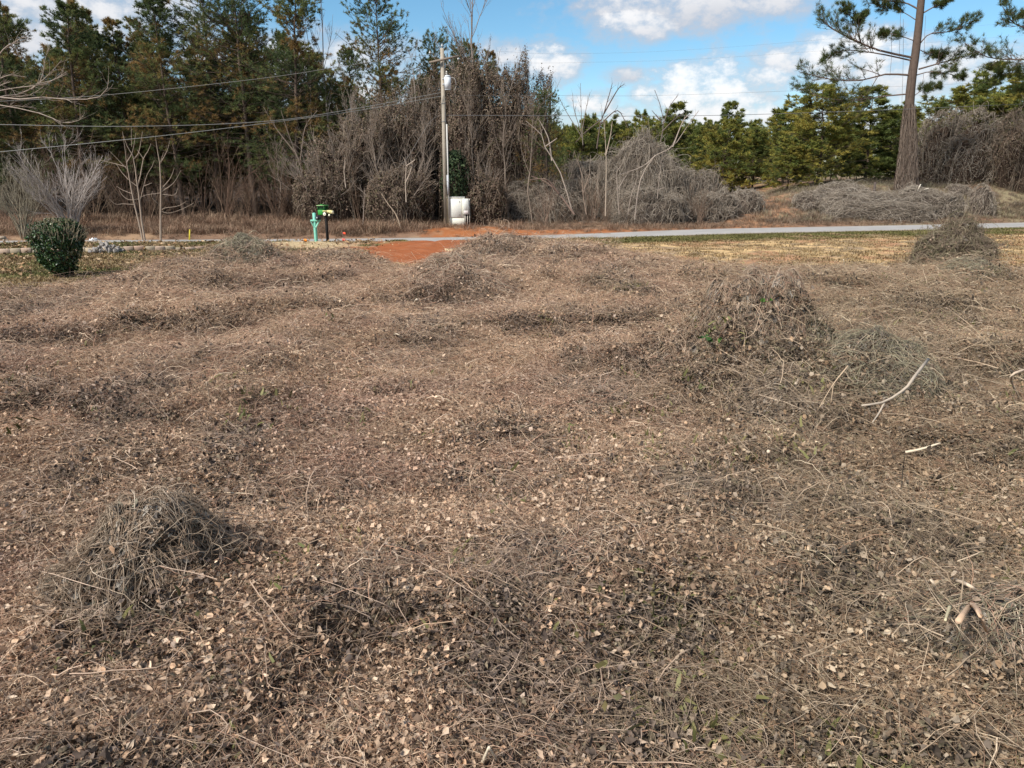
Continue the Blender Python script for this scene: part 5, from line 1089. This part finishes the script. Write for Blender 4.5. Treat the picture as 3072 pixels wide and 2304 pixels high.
m2 = n_+2; F4 = np.array([(i, (i+1) % m2, m2+(i+1) % m2, m2+i) for i in range(m2)]); mb.add(V, [F4, np.array([list(range(m2))[::-1], list(range(m2, 2*m2))])], (0.022, 0.024, 0.032)); bxo = mb.build('box', M['paint'], t)
mb = MB(); cyl(mb, (bx-0.01, -0.25, az_+0.14), (bx-0.01, -0.236, az_+0.14), 0.028, 0.028, (0.75, 0.75, 0.75), 10); mb.build('knob', M['paint'], bxo)
tb = at(706, 513, 38.2); tb[2] = Hs(tb[0], 38.2)
t = thing('tractor_mailbox', 'green and yellow tractor-shaped mailbox on a tall black post', 'mailbox', tb, rz=-0.35)
GRN = (0.035, 0.24, 0.045); DG = (0.018, 0.11, 0.028); YEL = (0.62, 0.54, 0.24)
ph_ = at(706, 464, 38.2)[2]-tb[2]
mb = MB(); box(mb, (0.04, 0, ph_/2-0.1), (0.11, 0.11, ph_+0.2), (0.012, 0.010, 0.009)); mb.build('post', M['dull'], t)
z0 = ph_; mb = MB(); box(mb, (-0.12, 0, z0+0.13), (0.42, 0.36, 0.26), GRN, bev=0.02); mb.build('body', M['paint'], t)
mb = MB()
for xx in (-0.31, 0.07):
    for yy in (-0.16, 0.16): box(mb, (xx, yy, z0+0.35), (0.04, 0.04, 0.20), DG)
box(mb, (-0.12, 0, z0+0.35), (0.34, 0.28, 0.18), (0.012, 0.06, 0.02)); mb.build('cab', M['paint'], t)
mb = MB(); box(mb, (-0.12, 0, z0+0.475), (0.50, 0.44, 0.045), (0.05, 0.20, 0.045), bev=0.015); box(mb, (-0.12, -0.226, z0+0.47), (0.46, 0.006, 0.02), (0.45, 0.52, 0.30)); mb.build('roof', M['paint'], t)
mb = MB(); box(mb, (-0.16, 0, z0+0.515), (0.14, 0.16, 0.035), GRN, bev=0.01); mb.build('roof_hatch', M['paint'], t)
mb = MB(); box(mb, (0.30, 0, z0+0.15), (0.34, 0.20, 0.18), YEL, bev=0.03); mb.build('hood', M['paint'], t)
mb = MB(); box(mb, (0.475, 0, z0+0.13), (0.02, 0.17, 0.15), (0.80, 0.74, 0.52)); mb.build('grille', M['paint'], t)
for yy in (-0.21, 0.21):
    mb = MB(); box(mb, (0.14, yy, z0+0.20), (0.25, 0.10, 0.05), YEL, bev=0.015); mb.build('fender', M['paint'], t)
    for (xx, rw, zz) in ((0.14, 0.125, 0.05), (0.42, 0.075, 0.0)):
        s = np.sign(yy); mb = MB(); cyl(mb, (xx, yy-s*0.03, z0+zz), (xx, yy+s*0.05, z0+zz), rw, rw, (0.02, 0.02, 0.02), 18); wo = mb.build('wheel', M['dull'], t)
        mb = MB(); cyl(mb, (xx, yy+s*0.05, z0+zz), (xx, yy+s*0.062, z0+zz), rw*0.72, rw*0.66, (0.82, 0.80, 0.62), 18); mb.build('rim', M['paint'], wo)
        mb = MB(); cyl(mb, (xx, yy+s*0.06, z0+zz), (xx, yy+s*0.07, z0+zz), rw*0.2, rw*0.18, (0.10, 0.10, 0.08), 10); mb.build('hub', M['paint'], wo)

# small markers by the mailboxes
def flag(px, py, label, colr, hh=0.45):
    b = hit(px, py); t = thing('marker_flag', label, 'marker flag', b, 'utility marker flags'); mb = MB(); cyl(mb, (0, 0, -0.05), (0.02, 0, hh), 0.004, 0.004, (0.4, 0.4, 0.4), 5); mb.build('wire_stem', M['wire'], t)
    u = np.linspace(0, 1, 5); V = [(0.02+0.16*x_, 0.02*math.sin(x_*5), hh-0.12*k-0.02*x_) for k in (0, 1) for x_ in u]; Q = np.array([(i, i+1, i+6, i+5) for i in range(4)])
    o = mk('flag', V, [Q], M['paint'], colr, t); sm_ = o.modifiers.new('thickness', 'SOLIDIFY'); sm_.thickness = 0.004
flag(741, 519, 'upper bright red-orange marker flag right of the tractor mailbox', (0.75, 0.085, 0.03), 0.46)
flag(739, 529, 'lower pinkish red marker flag in front of the road edge', (0.62, 0.10, 0.08), 0.32)
flag(656, 527, 'small orange marker flag left of the mint mailbox foot', (0.75, 0.24, 0.03), 0.26)
b = hit(411, 521); t = tag(MB().add(*(lambda m: (np.concatenate(m.V), m.F, np.concatenate(m.C)))(box(MB(), (0, 0, 0.30), (0.07, 0.03, 0.72), (0.62, 0.50, 0.05), tilt=0.15))).build('yellow_stake', M['paint'], loc=b), 'short yellow stake beside the road right of the bare saplings', 'stake')
# plywood board on the clay
b = hit(985, 541); V = [];
mb = MB(); box(mb, (0, 0, 0.03), (1.0, 0.75, 0.018), (0.62, 0.47, 0.27), rz=0.2); o = mb.build('board', M['dull'], loc=b); o.rotation_euler = (0.03, 0.02, 0); tag(o, 'pale plywood board lying flat on the red clay', 'board')
# white litter and stones on the left
b = hit(205, 521); mb = MB(); r = np.random.default_rng(5)
for k in range(4):
    V, F, C = leaves(r.normal(0, 0.07, (6, 3))*[1.6, 1, 0.5]+[0, 0, 0.08], r.normal(size=(6, 3))+[0, -0.6, 1], r.uniform(0.14, 0.26, 6), np.tile([0.72, 0.72, 0.72], (6, 1)), r)
    mb.add(V, [F], C)
tag(mb.build('white_litter', M['paint'], loc=b), 'crumpled white plastic scrap on the road edge behind the rubble', 'litter')
# sawn stump end at the left edge
b = hit(10, 528); mb = MB(); cyl(mb, (-0.35, 0, 0.30), (0.10, 0, 0.34), 0.085, 0.075, (0.34, 0.27, 0.20), 10); cyl(mb, (0.02, 0, 0.32), (0.00, 0, -0.05), 0.055, 0.05, (0.34, 0.27, 0.20), 10); V, Q = tubes(line([(0.08, 0, 0.33), (0.2, 0, 0.2), (0.32, 0, 0.03)], 6)[None], np.linspace(0.03, 0.015, 6)[None], 6); mb.add(V, [Q], (0.36, 0.30, 0.24))
tag(mb.build('branch_log', M['dull'], loc=b), 'short weathered forked log propped up at the left edge beside the blocks', 'log')
# post and broken white sticks on the right bank
b = at(1889, 412, 55); b[2] = Hs(b[0], 55); tp2 = at(1891, 393, 55)-b; mb = MB(); cyl(mb, (-0.02, 0, -0.3), tuple(tp2), 0.10, 0.085, (0.085, 0.065, 0.055), 10); tag(mb.build('fence_post', M['dull'], loc=b), 'short dark wooden post standing in the vines left of the vine-clad pine', 'post')

# ------------------------------------------------------------------ loose sticks and canes in the field
G7 = 'pale sticks lying in the field'
def stick(lines, rad, label, colr=(0.52, 0.42, 0.31), lift=0.06, name='stick', high=None, cat='stick'):
    """lines: image polylines (2212 px); each point lies on the ground plus a little, or at the given heights"""
    W = []; 
    for li, ln in enumerate(lines):
        pts = []
        for i, (x, y) in enumerate(ln):
            hz = (high[li][i] if high else lift); p = hit(x, y)
            if hz > 0.02:
                q = g(x, y, p[2]+hz); p = q
            pts.append(p)
        W.append(np.array(pts))
    b = W[0][0].copy(); b[2] = Hs(b[0], b[1]); t = MB()
    for li, p in enumerate(W):
        q = line(p, 10)-b; rr_ = rad*(1 if li == 0 else 0.6); V, Q = tubes(q[None], np.linspace(rr_, rr_*0.55, 10)[None], 6); n = len(V)
        V = np.vstack([V, q[:1], q[-1:]]); S = np.arange(6); e = 54
        t.add(V, [Q, np.stack([(S+1) % 6, S, np.full(6, n)], 1), np.stack([S+e, (S+1) % 6+e, np.full(6, n+1)], 1)], colr)
    return tag(t.build(name, M['dull'], loc=b), label, cat, G7)
stick([[(2005, 776), (1972, 818), (1955, 840), (1910, 868), (1862, 876)], [(1912, 866), (1900, 890), (1885, 912)], [(1972, 820), (1950, 850)]], 0.022, 'long pale forked branch lying over the olive mound on the right', (0.42, 0.345, 0.265), 0.60, 'fallen_branch')
stick([[(1832, 790), (1800, 830), (1770, 880)], [(1800, 832), (1795, 870)]], 0.009, 'thin tan twig draped on the left side of the olive mound', (0.45, 0.33, 0.22), 0.35)
stick([[(2225, 796), (2188, 808), (2186, 828), (2204, 866), (2202, 882)]], 0.02, 'bent pale cane standing out at the right edge of the picture', (0.56, 0.43, 0.31), high=[[0.4, 0.55, 0.48, 0.18, 0.05]])
stick([[(1956, 977), (1990, 970), (2031, 957)]], 0.019, 'straight pale stick lying flat below the forked branch', (0.60, 0.50, 0.36), 0.14)
stick([[(1678, 1032), (1683, 1058)]], 0.019, 'short stub of pale cane poking up right of the green shred', (0.58, 0.47, 0.33), high=[[0.28, 0.04]])
stick([[(2012, 1024), (2030, 1010)]], 0.018, 'short pale wood splinter below the straight pale stick', (0.55, 0.43, 0.32))
stick([[(1718, 830), (1726, 818)]], 0.024, 'pale wood chip lying left of the olive mound', (0.60, 0.48, 0.36))
stick([[(1906, 752), (1916, 742)]], 0.030, 'bright white wood chip on top of the olive mound', (0.78, 0.73, 0.66), 0.5)
stick([[(2070, 1342), (2098, 1306), (2118, 1330), (2130, 1362)]], 0.019, 'bent tan cane folded to a point on the near right mound', (0.52, 0.36, 0.24), high=[[0.40, 0.70, 0.58, 0.30]])
stick([[(2060, 1252), (2092, 1264), (2118, 1282)]], 0.016, 'curled pale blade of cane highest on the near right mound', (0.60, 0.47, 0.34), high=[[0.60, 0.78, 0.66]])
stick([[(2008, 1258), (2014, 1256), (2024, 1296)]], 0.013, 'hooked pale cane at the left of the near right mound', (0.56, 0.45, 0.33), high=[[0.62, 0.75, 0.5]])
stick([[(2052, 1310), (2042, 1340)]], 0.013, 'yellowish leaf blade between the hooked cane and the folded cane', (0.56, 0.48, 0.30), high=[[0.66, 0.45]])
stick([[(1038, 1659), (1056, 1614)], [(1056, 1614), (1078, 1650)]], 0.013, 'pale cane snapped to a point at the bottom edge left of centre', (0.64, 0.54, 0.40), high=[[0.03, 0.28], [0.28, 0.05]])
stick([[(1448, 1602), (1466, 1566)]], 0.012, 'small tan twig near the bottom edge right of the snapped cane', (0.52, 0.40, 0.28), high=[[0.02, 0.12]])
stick([[(1772, 1636), (1775, 1652), (1862, 1652)]], 0.012, 'pale right-angled cane at the bottom edge on the right', (0.58, 0.48, 0.34), high=[[0.12, 0.05, 0.05]])
stick([[(755, 1410), (794, 1428)]], 0.014, 'short pale stick below the small tan mound', (0.50, 0.42, 0.31))
stick([[(446, 825), (451, 850), (452, 880)]], 0.010, 'thin pale upright stalk left of the field centre', (0.50, 0.39, 0.28), high=[[0.42, 0.2, 0.0]])
stick([[(892, 660), (901, 646), (910, 662)]], 0.022, 'tiny pale snapped cane at the foot of the big tan mound', (0.62, 0.52, 0.40), high=[[0.04, 0.34, 0.04]])
stick([[(853, 723), (859, 722), (877, 736)]], 0.020, 'short pale bent straw left of the low purple-brown mound', (0.56, 0.46, 0.34), high=[[0.04, 0.2, 0.03]])
stick([[(1946, 1072), (1950, 1020), (1955, 980)]], 0.006, 'single thin dark weed stem upright on the right', (0.09, 0.075, 0.06), high=[[0, 0.35, 0.6]])
stick([[(485, 1064), (530, 1066), (550, 1069)]], 0.010, 'straight straw lying before the dark hollow on the left', (0.52, 0.41, 0.29), 0.10)
stick([[(795, 1040), (860, 1058)]], 0.010, 'faint tan straw lying mid-left below the field centre', (0.46, 0.36, 0.26), 0.06)
stick([[(1680, 1030), (1640, 1010), (1590, 985)]], 0.008, 'thin pale runner lying behind the short cane stub', (0.48, 0.38, 0.28), 0.05)
stick([[(172, 700), (181, 692)]], 0.028, 'white wood splinter in the dark leaf patch at far left', (0.75, 0.70, 0.62))
stick([[(1660, 975), (1664, 996)]], 0.02, 'pale upright splinter in front of the leafy grey mound', (0.58, 0.46, 0.34), high=[[0.25, 0.02]])
stick([[(1822, 560), (1826, 578), (1845, 592)]], 0.016, 'thin bent straw at the far field edge before the straw strip', (0.56, 0.46, 0.34), high=[[0.5, 0.2, 0.02]])
stick([[(1488, 605), (1520, 612)]], 0.014, 'pale straw on the ground right of the green-tinted clump', (0.50, 0.42, 0.32), 0.05)
yb = 55.0
for pl_, lab in (([(1980, 421), (1984, 408), (1989, 398)], 'upright broken white stick in the heap at the foot of the vine-clad pine'), ([(1978, 421), (1992, 411), (2006, 407)], 'slanting broken white stick beside the upright one')):
    P = np.array([at(x, y, yb-0.6) for x, y in pl_]); b = P[0].copy(); V, Q = tubes(line(P, 8)[None]-b, np.linspace(0.05, 0.035, 8)[None], 6); tag(mk('broken_stick', V, [Q], M['dull'], (0.66, 0.58, 0.47), loc=b), lab, 'stick')
# a few live green vine leaves and the green shred
for (x, y, n, s, lab, h_) in ((1530, 768, 9, 0.085, 'clump of bright green leaves in the hollow of the large mound', 0.3), (1648, 690, 5, 0.07, 'few yellow-green leaves on the right flank of the large mound', 0.35), (1490, 1028, 10, 0.05, 'flat bright green leaf shred on the leaf litter right of centre', 0.03)):
    b = hit(x, y); r = np.random.default_rng(x); P = r.normal(0, 1, (n, 3))*[s*1.1, s*0.8, s*0.5]; P[:, 2] = np.abs(P[:, 2])+h_*0.8
    V, F, C = leaves(P, r.normal(0, 0.6, (n, 3))+[0, -0.6, 1], r.uniform(0.7, 1.3, n)*s, colmix(n, [(0.045, 0.10, 0.016), (0.08, 0.13, 0.022), (0.03, 0.075, 0.02)], r, 0.2), r); tag(MB().add(V, [F], C).build('green_leaves', M['leaf'], loc=b-ray(x, y)/np.linalg.norm(ray(x, y))*h_), lab, 'leaves')
# evergreen shrub behind the pole
pe = at(985, 480, 50.0); pe[2] = Hs(pe[0], 50.0); t = thing('evergreen_shrub', 'small dark evergreen shrub between the utility pole and the cabinet', 'shrub', pe); r = np.random.default_rng(95)
n = 3200; d = unit(r.normal(size=(n, 3))); P = d*(r.uniform(0.3, 1, n)**0.4)[:, None]*[0.95, 0.8, 2.0]*(1+0.6*(fbm(d[:, 0]*2+5, d[:, 2]*3+d[:, 1], 2)-0.5))[:, None]+[0, -1.0, 3.0]
V, F, C = quadleaves(P, d+r.normal(0, 0.6, (n, 3)), r.uniform(0.12, 0.24, n), colmix(n, [(0.022, 0.040, 0.017), (0.035, 0.058, 0.022), (0.055, 0.075, 0.032)], r, 0.3), r); MB().add(V, [F], C).build('foliage', M['leaf'], t)
mb = MB(); V, Q = tubes(np.array([[[0, 0, -0.1], [0, -0.5, 2], [0.1, -0.9, 4]]]), np.array([[0.07, 0.05, 0.02]]), 6); mb.add(V, [Q], (0.12, 0.09, 0.07)); mb.build('stem', M['bark'], t)

for o in bpy.data.objects:
    if o.parent and o.name.split('.')[0] in ('bare_shoots', 'branch', 'twig', 'needles', 'vine_stems', 'dead_leaves', 'foliage', 'hanging_vine', 'crown') or (o.parent and o.name.split('.')[0] == 'stem'):
        o['kind'] = 'stuff'
